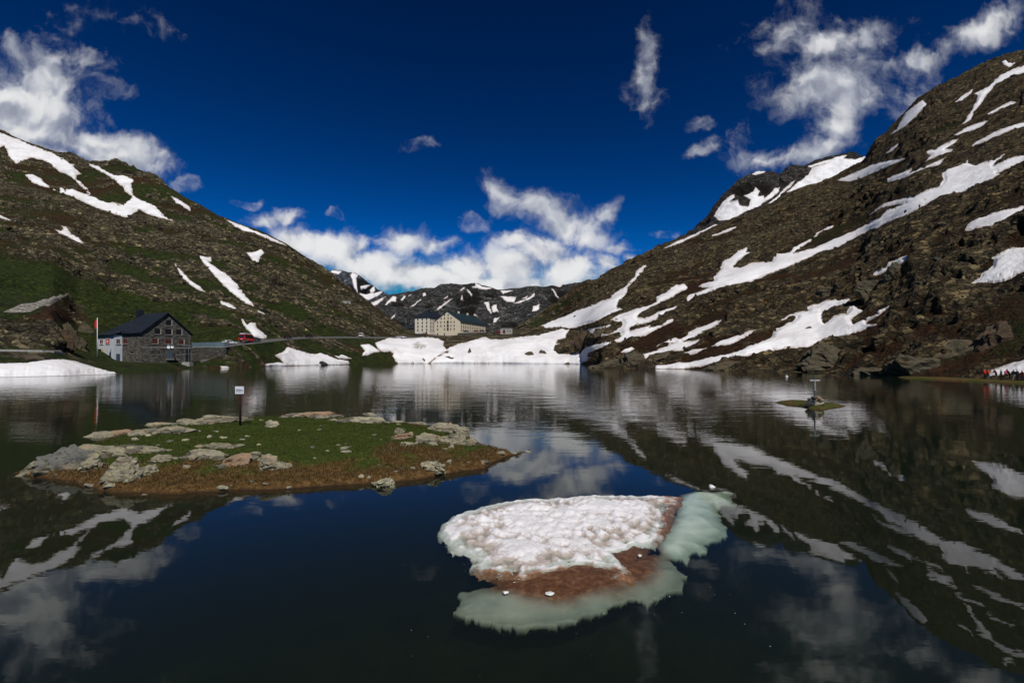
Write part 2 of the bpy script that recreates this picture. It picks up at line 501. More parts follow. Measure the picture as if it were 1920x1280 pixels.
# ------------------------------------------------------------------ the near land: one heightfield round the lake
SHORE = [(-260, 714), (-100, 710), (0, 707), (120, 704.5), (218, 701), (266, 698), (300, 694.5), (350, 691), (400, 690), (450, 689), (500, 687),
         (560, 685.3), (640, 683.7), (700, 682.6), (750, 681.6), (850, 681), (960, 681.5), (1050, 682), (1092, 682.6), (1112, 687), (1135, 690), (1225, 691.2),
         (1292, 692.3), (1400, 696.2), (1440, 696.4), (1535, 698.2), (1617, 702), (1684, 706), (1806, 711), (1920, 717), (2180, 737)]
SKYL = [(-260, 170), (-120, 205), (0, 242), (37, 260), (70, 272), (105, 284), (135, 286), (160, 300), (195, 302), (217, 300), (232, 306), (255, 315), (295, 330),
        (320, 350), (345, 367), (375, 382), (412, 404), (445, 417), (490, 432), (535, 455), (560, 470), (590, 491), (620, 514), (652, 536), (677, 555),
        (700, 572), (720, 586), (735, 598), (750, 607), (765, 617), (780, 624), (840, 628), (880, 626), (910, 622.5), (945, 619), (966, 613), (982, 602), (1010, 587), (1045, 565),
        (1070, 546), (1100, 527), (1120, 521), (1140, 510), (1160, 500), (1182, 486), (1195, 479), (1225, 467), (1247, 455), (1267, 446), (1285, 443),
        (1300, 440), (1347, 418), (1377, 408), (1430, 390), (1467, 367), (1480, 361), (1533, 343), (1567, 327), (1613, 305), (1623, 297), (1643, 260),
        (1663, 247), (1690, 217), (1720, 183), (1763, 157), (1800, 142), (1847, 120), (1880, 103), (1920, 93), (2040, 50), (2180, 0)]
# column: five (row, distance) stations between shore and crest, then the crest's distance
LEFTC = {
    -260: [(676, 95), (660, 106), (659, 112), (540, 170), (360, 330), 540],
    0: [(674, 104), (657, 114), (655.5, 120), (562, 158), (400, 330), 560],
    100: [(678, 110), (659, 120), (657.5, 127), (580, 155), (420, 320), 540],
    145: [(681, 118), (672, 138), (656, 155), (606, 186), (430, 325), 530],
    180: [(682, 128), (678, 150), (658, 165), (592, 195), (440, 330), 520],
    266: [(682, 148), (677, 182), (653, 192), (592, 217), (470, 330), 490],
    357: [(680, 174), (676.5, 196), (650, 204), (596, 226), (480, 330), 460],
    392: [(679, 180), (670, 190), (647, 200), (600, 226), (490, 330), 455],
    430: [(668, 185), (648, 190), (642, 200), (602, 226), (500, 330), 450],
    480: [(665, 197), (643, 203), (638, 213), (602, 236), (520, 330), 440],
    560: [(660, 232), (634.8, 245), (632.3, 256), (606, 276), (545, 350), 440],
    640: [(662, 258), (633.5, 285), (631.2, 298), (612, 316), (578, 370), 440],
    700: [(660, 285), (634, 318), (631.8, 334), (619, 350), (598, 390), 440],
    740: [(655, 305), (634.5, 338), (632, 358), (627, 382), (617, 410), 435],
    780: [(655, 318), (637, 345), (632.5, 368), (629, 393), (627, 412), 426],
    840: [(655, 322), (641, 340), (635, 360), (632, 375), (630, 388), 398],
    910: [(655, 322), (641, 340), (633, 360), (629, 375), (626, 390), 402],
    960: [(658, 310), (645, 325), (635, 345), (628, 368), (622, 392), 418],
}
RIDGE_R = [(960, 418), (1010, 430), (1092, 465), (1135, 480), (1230, 500), (1300, 520), (1400, 540), (1480, 555), (1560, 555), (1623, 535), (1690, 500), (1800, 465), (1920, 425), (2180, 370)]

STEP = 2.0
XS = np.arange(-250, 2171, STEP)
NC = len(XS)
NR = 400
shore_y = np.interp(XS, *zip(*SHORE))
shore_y = np.maximum(shore_y + 0.25 * fbm(XS / 40.0, XS * 0, XS * 0 + 3.3, 3), 680.4)
shore_Y = F * H / (shore_y - YH)
shore_S = F * H / (np.interp(XS, *zip(*SHORE)) - YH)
sky_y = np.interp(XS, *zip(*SKYL))
lk = sorted(LEFTC)
CY = np.zeros((7, NC)); CD = np.zeros((7, NC))
ridge_D = np.where(XS < 960, np.interp(XS, lk, [LEFTC[q][5] for q in lk]), np.interp(XS, *zip(*RIDGE_R)))
for i in range(5):
    ly = np.interp(XS, lk, [LEFTC[q][i][0] for q in lk]); lD = np.interp(XS, lk, [LEFTC[q][i][1] for q in lk])
    u = (i + 1) / 6.0
    uu = u ** 1.08
    rD = shore_S + (ridge_D - shore_S) * u
    zs = H + (YH - sky_y) / F * ridge_D
    rZ = zs * uu
    ry = YH - F * (rZ - H) / rD
    b = ss(XS, 962, 1060)
    CY[i + 1] = ly * (1 - b) + ry * b
    CD[i + 1] = lD * (1 - b) + rD * b
CD[6] = ridge_D


def boxsm(a, n):
    k = np.hanning(2 * n + 3)[1:-1]; k /= k.sum()
    return np.convolve(np.pad(a, n, mode='edge'), k, 'valid')


for i in range(1, 7):
    wr = ss(XS, 940, 1000)
    nn = (0, 5, 14, 24, 30, 34, 30)[i]
    CD[i] = boxsm(CD[i], 8) * (1 - wr) + boxsm(CD[i], nn) * wr
    if i < 6:
        CY[i] = boxsm(CY[i], 8) * (1 - wr) + boxsm(CY[i], nn) * wr
CY[0] = shore_y; CD[0] = shore_Y
CY[6] = sky_y
for i in range(1, 7):                      # keep the stations in order
    CY[i] = np.minimum(CY[i], CY[i - 1] - 0.3)
    CD[i] = np.maximum(CD[i], CD[i - 1] + 1.0)
T = np.linspace(0, 1, NR)
PY = CY[0][None, :] + (CY[6] - CY[0])[None, :] * T[:, None]     # photo row of every vertex
PD = np.zeros_like(PY)
for j in range(NC):
    PD[:, j] = np.interp(-PY[:, j], -CY[:, j], CD[:, j])
for _ in range(2):                         # soften the creases between stations
    PD[1:-1] = 0.25 * PD[:-2] + 0.5 * PD[1:-1] + 0.25 * PD[2:]
PX = np.repeat(XS[None, :], NR, 0)
GX = (PX - 960) / F * PD
GY = PD.copy()
GZ = H + (YH - PY) / F * PD


def grid_normals(X, Y, Z):
    P = np.stack([X, Y, Z], -1)
    du = np.gradient(P, axis=1); dv = np.gradient(P, axis=0)
    n = np.cross(du, dv)
    n /= np.linalg.norm(n, axis=-1, keepdims=True) + 1e-9
    return n


# ---- snow patches, traced as outlines on the photo and laid on the land
ZA = (0, 220, 4.0); ZB = (0, 540, 4.0); ZB2 = (380, 560, 4.8); ZC = (620, 480, 4.0); ZD = (960, 420, 4.0); ZE = (1280, 80, 3.0); ZF = (1400, 400, 3.692); PXL = (0, 0, 1.0); ZP = (1780, 660, 13.714)


def zp(z, pts):
    return [(z[0] + a / z[2], z[1] + b / z[2]) for a, b in pts]


SNOW = [
    ('broad snowfield along the skyline at the far left', zp(ZA, [(-300, -10), (0, 112), (130, 160), (250, 215), (380, 265), (480, 315), (530, 350), (570, 352), (545, 365), (575, 395), (612, 425), (570, 432), (575, 465), (610, 490), (655, 530), (680, 578), (655, 560), (620, 525), (580, 490), (540, 450), (500, 430), (440, 405), (400, 370), (380, 350), (320, 320), (280, 315), (235, 303), (180, 325), (120, 352), (90, 320), (60, 280), (50, 240), (30, 215), (0, 225), (-300, 120)])),
    ('narrow snow strip left of the V shaped snowfield', zp(ZA, [(183, 428), (240, 425), (310, 460), (340, 495), (375, 525), (355, 527), (300, 512), (250, 492), (215, 462)])),
    ('V shaped snowfield wrapped round a dark crag on left slope', zp(ZA, [(385, 530), (450, 555), (440, 522), (480, 535), (490, 560), (495, 540), (545, 535), (600, 565), (680, 585), (760, 625), (830, 640), (925, 660), (960, 625), (990, 610), (985, 590), (940, 560), (920, 520), (880, 490), (830, 450), (770, 415), (720, 390), (670, 365), (668, 348), (720, 365), (790, 400), (860, 435), (930, 437), (1000, 465), (1000, 485), (980, 495), (995, 545), (1000, 580), (1030, 610), (1090, 635), (1160, 665), (1190, 700), (1240, 745), (1305, 785), (1260, 777), (1190, 757), (1100, 722), (1045, 692), (1000, 720), (960, 760), (890, 735), (800, 710), (720, 680), (640, 640), (560, 605), (480, 572), (420, 552)])),
    ('small pointed snow patch below the V shaped snowfield', zp(ZA, [(405, 838), (450, 852), (478, 848), (455, 815), (495, 830), (530, 880), (590, 910), (635, 955), (590, 942), (520, 907), (450, 872)])),
    ('short snow strip just under the skyline of left slope', zp(ZA, [(1278, 585), (1330, 610), (1380, 640), (1425, 675), (1432, 705), (1380, 677), (1320, 642)])),
    ('thin snow line along the crest of left slope', zp(PXL, [(420, 409), (445, 419), (480, 433), (500, 441), (520, 450), (540, 461), (520, 455), (500, 448), (480, 440), (468, 437), (440, 426)])),
    ('long snow tongue slanting down the middle of left slope', zp(PXL, [(372, 479), (395, 483), (397, 491), (390, 491), (405, 500), (415, 510), (430, 519), (445, 533), (455, 549), (470, 564), (476, 574), (462, 569), (445, 557), (430, 546), (415, 531), (405, 521), (392, 506), (382, 493)])),
    ('thread of snow left of the long snow tongue', zp(PXL, [(328, 496), (336, 504), (346, 515), (358, 526), (376, 538), (385, 547), (370, 543), (350, 528), (338, 516)])),
    ('small snow patch high on left slope below its crest', zp(PXL, [(461, 475), (478, 472), (490, 466), (495, 475), (488, 482), (485, 492), (475, 489), (468, 483)])),
    ('short snow sliver below the long snow tongue', zp(ZB, [(1655, 92), (1700, 118), (1760, 148), (1805, 174), (1760, 172), (1710, 160), (1680, 142), (1652, 112)])),
    ('snow chute ending at the road behind the red van', zp(ZB2, [(345, 182), (375, 200), (400, 235), (425, 213), (470, 222), (490, 260), (530, 295), (582, 328), (578, 355), (540, 362), (500, 350), (455, 340), (430, 305), (390, 268), (368, 236)])),
    ('snow sliver above the road right of the snow chute', zp(ZB2, [(480, 98), (530, 118), (580, 145), (550, 144), (500, 124)])),
    ('snow sliver at the left photo edge above the bunker', zp(ZA, [(-60, 715), (0, 731), (50, 753), (94, 780), (60, 774), (0, 752), (-60, 735)])),
    ('rounded snowbank on the shore at the far left', zp(ZB, [(-400, 590), (0, 573), (200, 563), (350, 543), (470, 538), (560, 548), (640, 573), (720, 598), (820, 623), (878, 637), (850, 660), (700, 665), (480, 675), (240, 690), (0, 700), (-400, 710)])),
    ('triangular snowbank on the shore below the road', zp(ZB2, [(648, 505), (720, 480), (765, 433), (830, 455), (900, 475), (960, 490), (1010, 500), (1060, 485), (1120, 505), (1180, 533), (1250, 550), (1310, 560), (1330, 584), (1200, 600), (1040, 606), (870, 606), (750, 600), (700, 547)])),
    ('low snow rim on the shore left of the triangular snowbank', zp(ZB2, [(560, 588), (640, 576), (680, 571), (765, 586), (760, 612), (720, 612), (640, 622), (590, 628)])),
    ('tiny snow scrap on the shore below the stone wall', zp(ZB2, [(160, 608), (220, 608), (290, 634), (260, 646), (185, 648)])),
    ('small snow strip above the triangular snowbank', zp(ZB2, [(1168, 503), (1225, 518), (1245, 497), (1342, 536), (1280, 540), (1215, 530)])),
    ('four sided snow patch left of the big dirty snowbank', zp(ZB2, [(1418, 415), (1500, 406), (1550, 440), (1602, 476), (1540, 482), (1490, 507), (1440, 510), (1440, 490), (1460, 470)])),
    ('big dirty snowbank below the hospice left wing', zp(ZC, [(333, 650), (400, 625), (440, 610), (560, 618), (700, 605), (800, 615), (852, 640), (845, 670), (870, 695), (880, 712), (850, 725), (815, 748), (770, 775), (725, 815), (650, 822), (510, 822), (480, 772), (463, 750), (470, 730), (440, 715), (380, 715), (350, 690)])),
    ('wide snowfield on the shore right of the hospice', zp(ZC, [(862, 700), (900, 680), (980, 648), (1000, 652), (1040, 640), (1080, 625), (1160, 603), (1200, 623), (1300, 625), (1400, 610), (1480, 600), (1560, 590), (1650, 570), (1720, 548), (1792, 550), (1770, 590), (1760, 620), (1700, 640), (1690, 660), (1740, 668), (1732, 690), (1680, 680), (1675, 710), (1720, 735), (1800, 735)]) + zp(ZD, [(540, 935), (620, 905), (722, 888), (742, 905), (650, 940), (580, 965), (568, 1000), (604, 1000), (535, 1045)]) + zp(ZC, [(1850, 820), (1500, 825), (1200, 825), (900, 825), (735, 822), (760, 790), (790, 760), (850, 730), (885, 712)])),
    ('tapering snow tongue high on right slope above the lake head', zp(ZD, [(212, 766), (300, 730), (390, 695), (480, 650), (560, 625), (650, 595), (740, 555), (800, 505), (850, 470), (890, 430), (920, 395), (925, 365), (960, 335), (990, 310), (1027, 302), (1005, 327), (975, 357), (955, 387), (935, 422), (900, 447), (870, 482), (865, 517), (850, 547), (800, 582), (795, 610), (790, 635), (838, 640), (800, 657), (750, 682), (690, 707), (620, 747), (560, 757), (500, 772), (430, 784), (330, 777), (250, 777)])),
    ('branching snowfield across the foot of right slope', zp(ZD, [(543, 790), (600, 788), (680, 778), (748, 763), (740, 777), (680, 792), (625, 806), (640, 826), (700, 826), (760, 816), (800, 786), (832, 766), (822, 745), (738, 740), (760, 714), (800, 694), (870, 664), (940, 634), (1030, 609), (1080, 584), (1085, 549), (1140, 519), (1200, 479), (1285, 453), (1332, 478), (1270, 507), (1210, 542), (1150, 572), (1080, 607), (1010, 652), (960, 682), (945, 711), (1000, 716), (1060, 691), (1130, 651), (1200, 630), (1262, 619), (1230, 647), (1160, 677), (1090, 717), (1000, 747), (930, 767), (880, 787), (890, 811), (960, 791), (1040, 765), (1030, 785), (1120, 755), (1170, 725), (1217, 709), (1210, 727), (1150, 757), (1080, 792), (1010, 832), (930, 857), (860, 872), (800, 888), (722, 900), (800, 862), (815, 830), (790, 820), (720, 836), (660, 847), (600, 821)])),
    ('longest snow ribbon running up the whole right slope', zp(ZD, [(1308, 562), (1340, 530), (1420, 515), (1480, 485), (1390, 470), (1450, 440), (1520, 430), (1508, 400), (1560, 350), (1578, 285), (1640, 250), (1700, 200), (1766, 176), (1757, 213), (1792, 215), (1740, 247), (1690, 287), (1660, 325), (1710, 330), (1800, 295)]) + zp(ZE, [(500, 1235), (530, 1188), (600, 1183), (630, 1150), (720, 1103), (745, 1098), (720, 1117), (640, 1172), (625, 1192), (660, 1185), (740, 1160), (830, 1110), (900, 1085), (960, 1060), (1040, 1020), (1120, 985), (1150, 945), (1250, 905), (1200, 913), (1120, 935), (1046, 969), (1080, 940), (1150, 900), (1260, 875), (1310, 868), (1370, 840), (1440, 815), (1470, 780), (1458, 740), (1490, 710), (1560, 690), (1610, 658), (1600, 680), (1650, 690), (1720, 670), (1760, 655), (1812, 628), (1790, 655), (1750, 700), (1830, 660), (1920, 632), (2200, 560), (2200, 600), (1920, 672), (1850, 702), (1770, 742), (1807, 740), (1740, 777), (1650, 812), (1600, 837), (1480, 862), (1400, 892), (1330, 932), (1250, 977), (1150, 1012), (1100, 1042), (1040, 1062), (980, 1102), (900, 1142), (860, 1162), (780, 1182), (700, 1222), (600, 1260)]) + zp(ZD, [(1770, 440), (1690, 455), (1600, 485), (1520, 510), (1450, 535), (1380, 557), (1318, 592)])),
    ('thin snow line along the crest below the dark peak', zp(ZD, [(1128, 189), (1220, 143), (1300, 107), (1380, 70), (1450, 33), (1520, -2), (1545, 4), (1480, 40), (1400, 80), (1330, 114), (1250, 149), (1150, 188)])),
    ('slim snow strip under the crest below the dark peak', zp(ZD, [(1498, 92), (1560, 63), (1640, 28), (1688, 23), (1640, 50), (1560, 82), (1500, 99)])),
    ('tapered snow strip near the notch beside the dark peak', zp(ZE, [(862, 777), (960, 738), (1060, 688), (1160, 664), (1255, 650), (1200, 682), (1120, 712), (1040, 752), (940, 783)])),
    ('ragged snow strip in the upper middle of right slope', zp(ZE, [(1135, 770), (1200, 745), (1292, 708), (1280, 735), (1370, 700), (1482, 653), (1450, 687), (1360, 717), (1290, 748), (1230, 768), (1158, 787)])),
    ('stubby forked snow patch high on right slope', zp(ZE, [(1368, 620), (1430, 598), (1500, 558), (1564, 538), (1520, 580), (1480, 605), (1544, 603), (1480, 632), (1420, 652), (1362, 673), (1400, 640)])),
    ('short snow strip between stubby patch and upper crest', zp(ZE, [(1522, 522), (1600, 480), (1680, 449), (1724, 443), (1690, 472), (1620, 502), (1550, 525)])),
    ('hairline snow strip under the upper crest at right', zp(ZE, [(1698, 418), (1780, 369), (1850, 339), (1884, 343), (1820, 373), (1740, 408)])),
    ('thin snow band reaching the right edge above longest ribbon', zp(ZE, [(1625, 587), (1640, 569), (1740, 514), (1800, 489), (1920, 452), (2160, 390), (2160, 410), (1920, 477), (1830, 502), (1760, 532), (1690, 562)])),
    ('winding snow gully falling from the top right corner', zp(ZE, [(1565, 468), (1600, 420), (1640, 350), (1660, 300), (1638, 291), (1690, 265), (1740, 230), (1780, 190), (1850, 153), (1920, 132), (2150, 60), (2150, 110), (1920, 172), (1860, 192), (1820, 212), (1760, 242), (1710, 292), (1680, 342), (1640, 388), (1620, 432), (1590, 458)])),
    ('small snow wedge left of the winding gully', zp(ZE, [(1526, 343), (1570, 299), (1634, 262), (1622, 287), (1570, 328)])),
    ('snow fleck on the top right crest', zp(ZE, [(1793, 110), (1815, 96), (1832, 113), (1874, 119), (1840, 143), (1808, 132)])),
    ('broad snow wedge hugging the upper right skyline', zp(ZE, [(1152, 528), (1200, 490), (1230, 440), (1250, 395), (1300, 358), (1352, 322), (1362, 335), (1377, 345), (1350, 377), (1310, 422), (1270, 462), (1220, 493)])),
    ('snow fleck below the wedge on the upper right skyline', zp(ZE, [(1142, 628), (1180, 593), (1213, 567), (1207, 592), (1160, 623)])),
    ('snow patch touching the right edge below longest ribbon', zp(ZE, [(1585, 1062), (1610, 1020), (1650, 990), (1740, 968), (1830, 943), (1920, 922), (2150, 860), (2150, 880), (1920, 952), (1830, 1002), (1740, 1032), (1660, 1048)])),
    ('large snow patch at the right edge halfway up right slope', zp(ZF, [(1560, 497), (1620, 450), (1630, 420), (1700, 380), (1710, 330), (1698, 315), (1800, 270), (1850, 245), (1920, 235), (2300, 200), (2300, 300), (1920, 402), (1850, 427), (1790, 457), (1720, 472), (1640, 485)])),
    ('small snow wedge above a dark overhang on right slope', zp(ZF, [(880, 450), (900, 410), (960, 385), (1000, 345), (1060, 310), (1134, 283), (1112, 310), (1090, 347), (1030, 362), (980, 397), (920, 428)])),
    ('great forked snowfield low on right slope near the shore', zp(ZF, [(0, 930), (100, 890), (170, 860), (180, 830), (230, 790), (300, 770), (340, 735), (320, 715), (228, 746), (300, 705), (420, 680), (418, 650), (500, 635), (550, 608), (718, 598), (700, 630), (620, 660), (530, 700), (530, 740), (540, 762), (590, 730), (640, 710), (690, 700), (720, 650), (740, 638), (770, 660), (813, 670), (790, 690), (720, 740), (740, 768), (800, 740), (870, 705), (910, 695), (900, 675), (984, 638), (950, 672), (900, 712), (830, 747), (830, 765), (898, 768), (820, 802), (740, 827), (640, 857), (530, 887), (430, 927), (280, 932), (150, 962), (0, 990)]) + zp(ZD, [(1640, 1015), (1540, 1052), (1400, 1072), (1250, 1088), (1078, 1090), (1078, 1062), (1200, 1048), (1330, 1038), (1450, 1008), (1520, 993), (1640, 972), (1720, 943), (1750, 933)])),
    ('stepped snow strip above the rocky headland', zp(ZD, [(982, 985), (1050, 958), (1150, 923), (1222, 888), (1075, 922), (1130, 888), (1190, 868), (1240, 858), (1270, 863), (1350, 813), (1440, 763), (1500, 736), (1584, 728), (1540, 762), (1470, 797), (1400, 832), (1370, 857), (1280, 880), (1310, 890), (1415, 878), (1350, 922), (1270, 952), (1200, 952), (1100, 977), (1030, 992), (1005, 1024)])),
    ('short snow strip under the stepped snow strip', zp(ZD, [(1292, 977), (1300, 963), (1380, 943), (1464, 928), (1400, 962), (1340, 983)])),
    ('flat snow strip between stepped strip and forked snowfield', zp(ZD, [(1492, 917), (1560, 878), (1640, 858), (1740, 833), (1864, 806), (1780, 837), (1700, 872), (1640, 907), (1560, 913)])),
    ('tiny snow scrap left of the rocky headland', zp(ZD, [(812, 962), (840, 938), (900, 923), (918, 935), (870, 958)])),
    ('slim snow streak just above the longest ribbon', zp(ZF, [(462, 167), (500, 128), (560, 93), (603, 82), (590, 102), (540, 122), (480, 163)])),
    ('snow apron behind the walkers at the right shore', zp(ZP, [(1040, 620), (1080, 488), (1300, 448), (1450, 398), (1600, 348), (1750, 268), (1920, 205), (2500, 60), (2500, 500), (1920, 560), (1700, 560), (1300, 610)])),
]
SD = np.full(PX.shape, -99.0)
snow_sd = []
jit = fbm(PX / 7.0, PY / 5.0, PX * 0 + 1.7, 4, 0.6) * 2.6
isl_n = 26 * np.clip(fbm(PX / 11.0, PY / 6.0, PX * 0 + 6.1, 4, 0.55) - 0.30, 0, 0.5) + 0.9 * np.abs(fbm(PX / 3.0, PY / 2.2, PX * 0 + 2.2, 2))
for lab, pl in SNOW:
    a = np.asarray(pl)
    x0, y0 = a.min(0) - 9; x1, y1 = a.max(0) + 9
    cj = np.where((XS >= x0) & (XS <= x1))[0]
    if len(cj) == 0:
        snow_sd.append(None); continue
    c0, c1 = cj[0], cj[-1] + 1
    rr = np.where(((PY[:, c0:c1] >= y0) & (PY[:, c0:c1] <= y1)).any(1))[0]
    r0, r1 = rr[0], rr[-1] + 1
    width = min(1.0, math.sqrt(abs(0.5 * np.sum(a[:, 0] * np.roll(a[:, 1], -1) - a[:, 1] * np.roll(a[:, 0], -1)))) / 45.0)
    raw = poly_sd(PX[r0:r1, c0:c1], PY[r0:r1, c0:c1], pl)
    s = raw + jit[r0:r1, c0:c1] * (0.35 + 0.65 * width) - width * isl_n[r0:r1, c0:c1]
    snow_sd.append((r0, r1, c0, c1, s, raw))
    SD[r0:r1, c0:c1] = np.maximum(SD[r0:r1, c0:c1], s)

# ---- crags: layered, slanting relief, strong on rock, weak on turf, none under snow
MPP = PD / F
zone_left = ss(-PX, -760, -640)
zone_right = ss(PX, 960, 1080)
rel = np.zeros_like(PX)
small = np.zeros_like(PX)
rockm = 0.5 + 0.9 * fbm(GX / 90, GY / 90, GZ / 90, 3)
rockm = np.clip(rockm + 0.25 * zone_right, 0.12, 1.25)
for wl, amp in ((52, 0.03), (26, 0.05), (13, 0.09), (6.5, 0.14), (3.2, 0.18), (1.6, 0.2)):
    wgt = np.clip(wl / (7.0 * MPP), 0, 1) ** 2 * np.clip(110 * MPP / wl * 1.6, 0, 1)
    if wgt.max() < 0.02:
        continue
    sx = np.where(PX < 900, 0.42, 0.50); sz = np.where(PX < 900, 0.42, 0.85)
    wx = GX / wl * sx; wy = (GY + 0.35 * GZ * np.where(PX < 900, 1, -0.5)) / wl; wz = GZ / wl * sz
    n = pnoise(wx + wl, wy, wz)
    rid = 1 - 2 * np.abs(pnoise(wx + 9.1, wy + 3.1, wz + wl))
    lay = wgt * wl * amp * (0.45 * n + 0.75 * rid - 0.2)
    rel += lay
    if wl < 14:
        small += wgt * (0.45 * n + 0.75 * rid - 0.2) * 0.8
left = PX < 900
aX = GX * np.where(left, 0.34, 0.45); aY = GY + 0.3 * GZ * np.where(left, 1, -0.4); aZ = GZ * np.where(left, 0.34, 0.9)
q30 = fbm(aX / 34, aY / 34, aZ / 34, 3); q10 = fbm(aX / 11, aY / 11 + 5, aZ / 11, 3); q3 = fbm(aX / 3.6, aY / 3.6 + 9, aZ / 3.6, 2)
upper = ss((PY - sky_y[None]) / (shore_y - sky_y)[None], 0.75, 0.25)
ROCK = ss(0.9 * q30 + 0.8 * q10 + 0.5 * q3 * np.clip(3.6 / (5 * MPP), 0, 1) + 0.10 + 0.16 * upper - 0.18 * ss(-PX, -900, -700) + 0.06 * zone_right, -0.05, 0.22)
shore_fade = ss(GZ, 0.0, 2.2)
crest_fade = 1 - 0.35 * ss(PY, sky_y[None] + 10, sky_y[None] + 0)
bank = (1 - zone_left * 0) * 1.0
smooth_mid = 1 - 0.8 * np.clip(1 - zone_right - ss(-PX, -780, -700) * ss(CY[3][None] - PY, -2, 10), 0, 1)
road_clear = np.where(PX < 800, 1 - np.exp(-((PY - (CY[2] + CY[3])[None] / 2) / 6.0) ** 2), 1)
house_clear = 1 - ss(PX, 170, 190) * ss(-PX, -375, -355) * ss(-PY, -690, -680) * ss(PY, 655, 662)
snow_clear = 1 - 0.55 * ss(SD, -22, -2) - 0.40 * ss(SD, -3.0, 2.5)
mult = (0.35 + 1.25 * ROCK) * shore_fade * crest_fade * smooth_mid * road_clear * house_clear * snow_clear
N = grid_normals(GX, GY, GZ)
if N[NR // 2, NC // 2, 2] < 0:
    N = -N
REL = (rel * 1.25 + (ROCK - 0.75) * np.minimum(0.005 * PD, 2.2)) * mult - 0.0016 * PD * shore_fade * (1 - ss(SD, -8, 2)) * road_clear * house_clear
GX = GX + N[..., 0] * REL * 0.7
GY = GY + N[..., 1] * REL * 0.7
GZ = np.where(PY > 690.0, np.maximum(GZ + N[..., 2] * REL, -0.2), GZ + N[..., 2] * REL)

# ---- colours: turf and rusty heath follow the hollows and the photo's broad zones
low = fbm(GX / 60, GY / 60, GZ / 60, 4)
mid = fbm(GX / 16 * 0.5, GY / 16, GZ / 16 * 0.5, 4)
greenzone = [(-260, 470), (0, 478), (70, 500), (200, 545), (330, 580), (375, 605), (330, 625), (200, 600), (120, 556), (-260, 560)]
gz = ss(poly_sd(PX, PY, greenzone), -14, 10)
streak = [(440, 520), (560, 500), (640, 545), (735, 606), (690, 618), (600, 600), (500, 590)]
gz2 = ss(poly_sd(PX, PY, streak), -30, 30)
bankg = ss(poly_sd(PX, PY, [(425, 640), (520, 640), (640, 632), (760, 634), (770, 640), (560, 645), (520, 652), (470, 680), (380, 690), (370, 672), (425, 672)]), -5, 4)
soil = 1 - ROCK
lowg = 0.55 + 0.5 * low + 0.35 * mid - 0.30 * upper
gl = ss(-PX, -900, -720) * soil * np.clip(lowg + 0.32, 0, 1)
gl = np.maximum(gl, gz * (0.80 + 0.3 * mid))
gl = np.maximum(gl, gz2 * soil * (0.8 + 0.5 * mid))
gl = np.maximum(gl, bankg * (0.42 + 0.6 * mid))
gr = zone_right * soil * (0.32 + 0.7 * low + 0.35 * mid)
gr = np.maximum(gr, ss(poly_sd(PX, PY, [(985, 608), (1050, 565), (1110, 540), (1120, 560), (1050, 600), (1000, 618)]), -8, 8) * (0.5 + 0.5 * mid))
GRASS = np.clip(gl + gr, 0, 1)
near_snow = ss(SD, -26, -2) * ss(-SD, -1, 1)
rl = soil * (0.62 + 0.55 * fbm(GX / 45 + 7, GY / 45, GZ / 45, 4) + 0.4 * fbm(GX / 12 + 3, GY / 12, GZ / 12, 3) + 0.3 * near_snow)
bankr = ss(poly_sd(PX, PY, [(170, 683), (420, 683), (520, 660), (560, 648), (700, 640), (760, 690), (560, 700), (160, 712)]), -4, 4)
rl = np.maximum(rl, bankr * (0.55 + 0.5 * mid))
heapz = ss(poly_sd(PX, PY, [(60, 588), (100, 566), (124, 553), (150, 572), (165, 600), (90, 606), (20, 600)]), -6, 6)
rl = np.maximum(rl * (1 - 0.8 * gz), heapz * (0.6 + 0.5 * mid))
GRASS = GRASS * (1 - 0.85 * heapz)
RUST = np.clip(rl, 0, 1)

# ---- rows under the waterline and rows behind the crest
plate = ss(XS, 735, 775) * ss(-XS, -985, -955)
pre = []
for dz, dd in ((-4.5, 0.80), (-2.6, 0.89), (-1.2, 0.955), (-0.35, 0.99)):
    pre.append(np.stack([GX[0] * dd, GY[0] * dd, GZ[0] * 0 + dz], -1))
post = []
for dD, drop in ((8, 1.5), (25, 9), (60, 32), (120, 80), (220, 150)):
    flat = plate * (1.0 if dD < 130 else 0.0)
    g = (PD[-1] + dD) / PD[-1]
    z0 = GZ[-1]
    zz = np.maximum(z0 - drop * (1 - flat) + flat * 0.0, -5)
    post.append(np.stack([GX[-1] * g, GY[-1] * g, zz], -1))
body = np.stack([GX, GY, GZ], -1)
ALL = np.concatenate([np.array(pre), body, np.array(post)], 0)
NPRE = len(pre); NTOT = ALL.shape[0]


def grid_faces(nr, nc):
    i = np.arange(nr - 1)[:, None] * nc + np.arange(nc - 1)[None, :]
    return np.stack([i, i + 1, i + nc + 1, i + nc], -1).reshape(-1, 4)


def pad(a):
    return np.concatenate([np.repeat(a[:1], NPRE, 0), a, np.repeat(a[-1:], len(post), 0)], 0)


land = mesh_np('mountain_ground', ALL.reshape(-1, 3), grid_faces(NTOT, NC), [M['rock_land']])
attr(land, 'crack_shade', pad(np.clip(0.5 - 0.9 * small, 0, 1)))
attr(land, 'slope_shade', pad(np.clip(zone_right * (0.75 + 0.6 * low) + 0.12, 0, 1)))
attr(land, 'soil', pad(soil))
attr(land, 'grass', pad(GRASS)); attr(land, 'rust', pad(RUST))
tag(land, kind='structure')


def on_land(x, y):
    """place on the land seen at photo pixel (x, y)"""
    j = int(np.clip(round((x - XS[0]) / STEP), 0, NC - 1))
    yy = PY[:, j]
    i = int(np.argmin(np.abs(yy - y)))
    return Vector((GX[i, j], GY[i, j], GZ[i, j]))


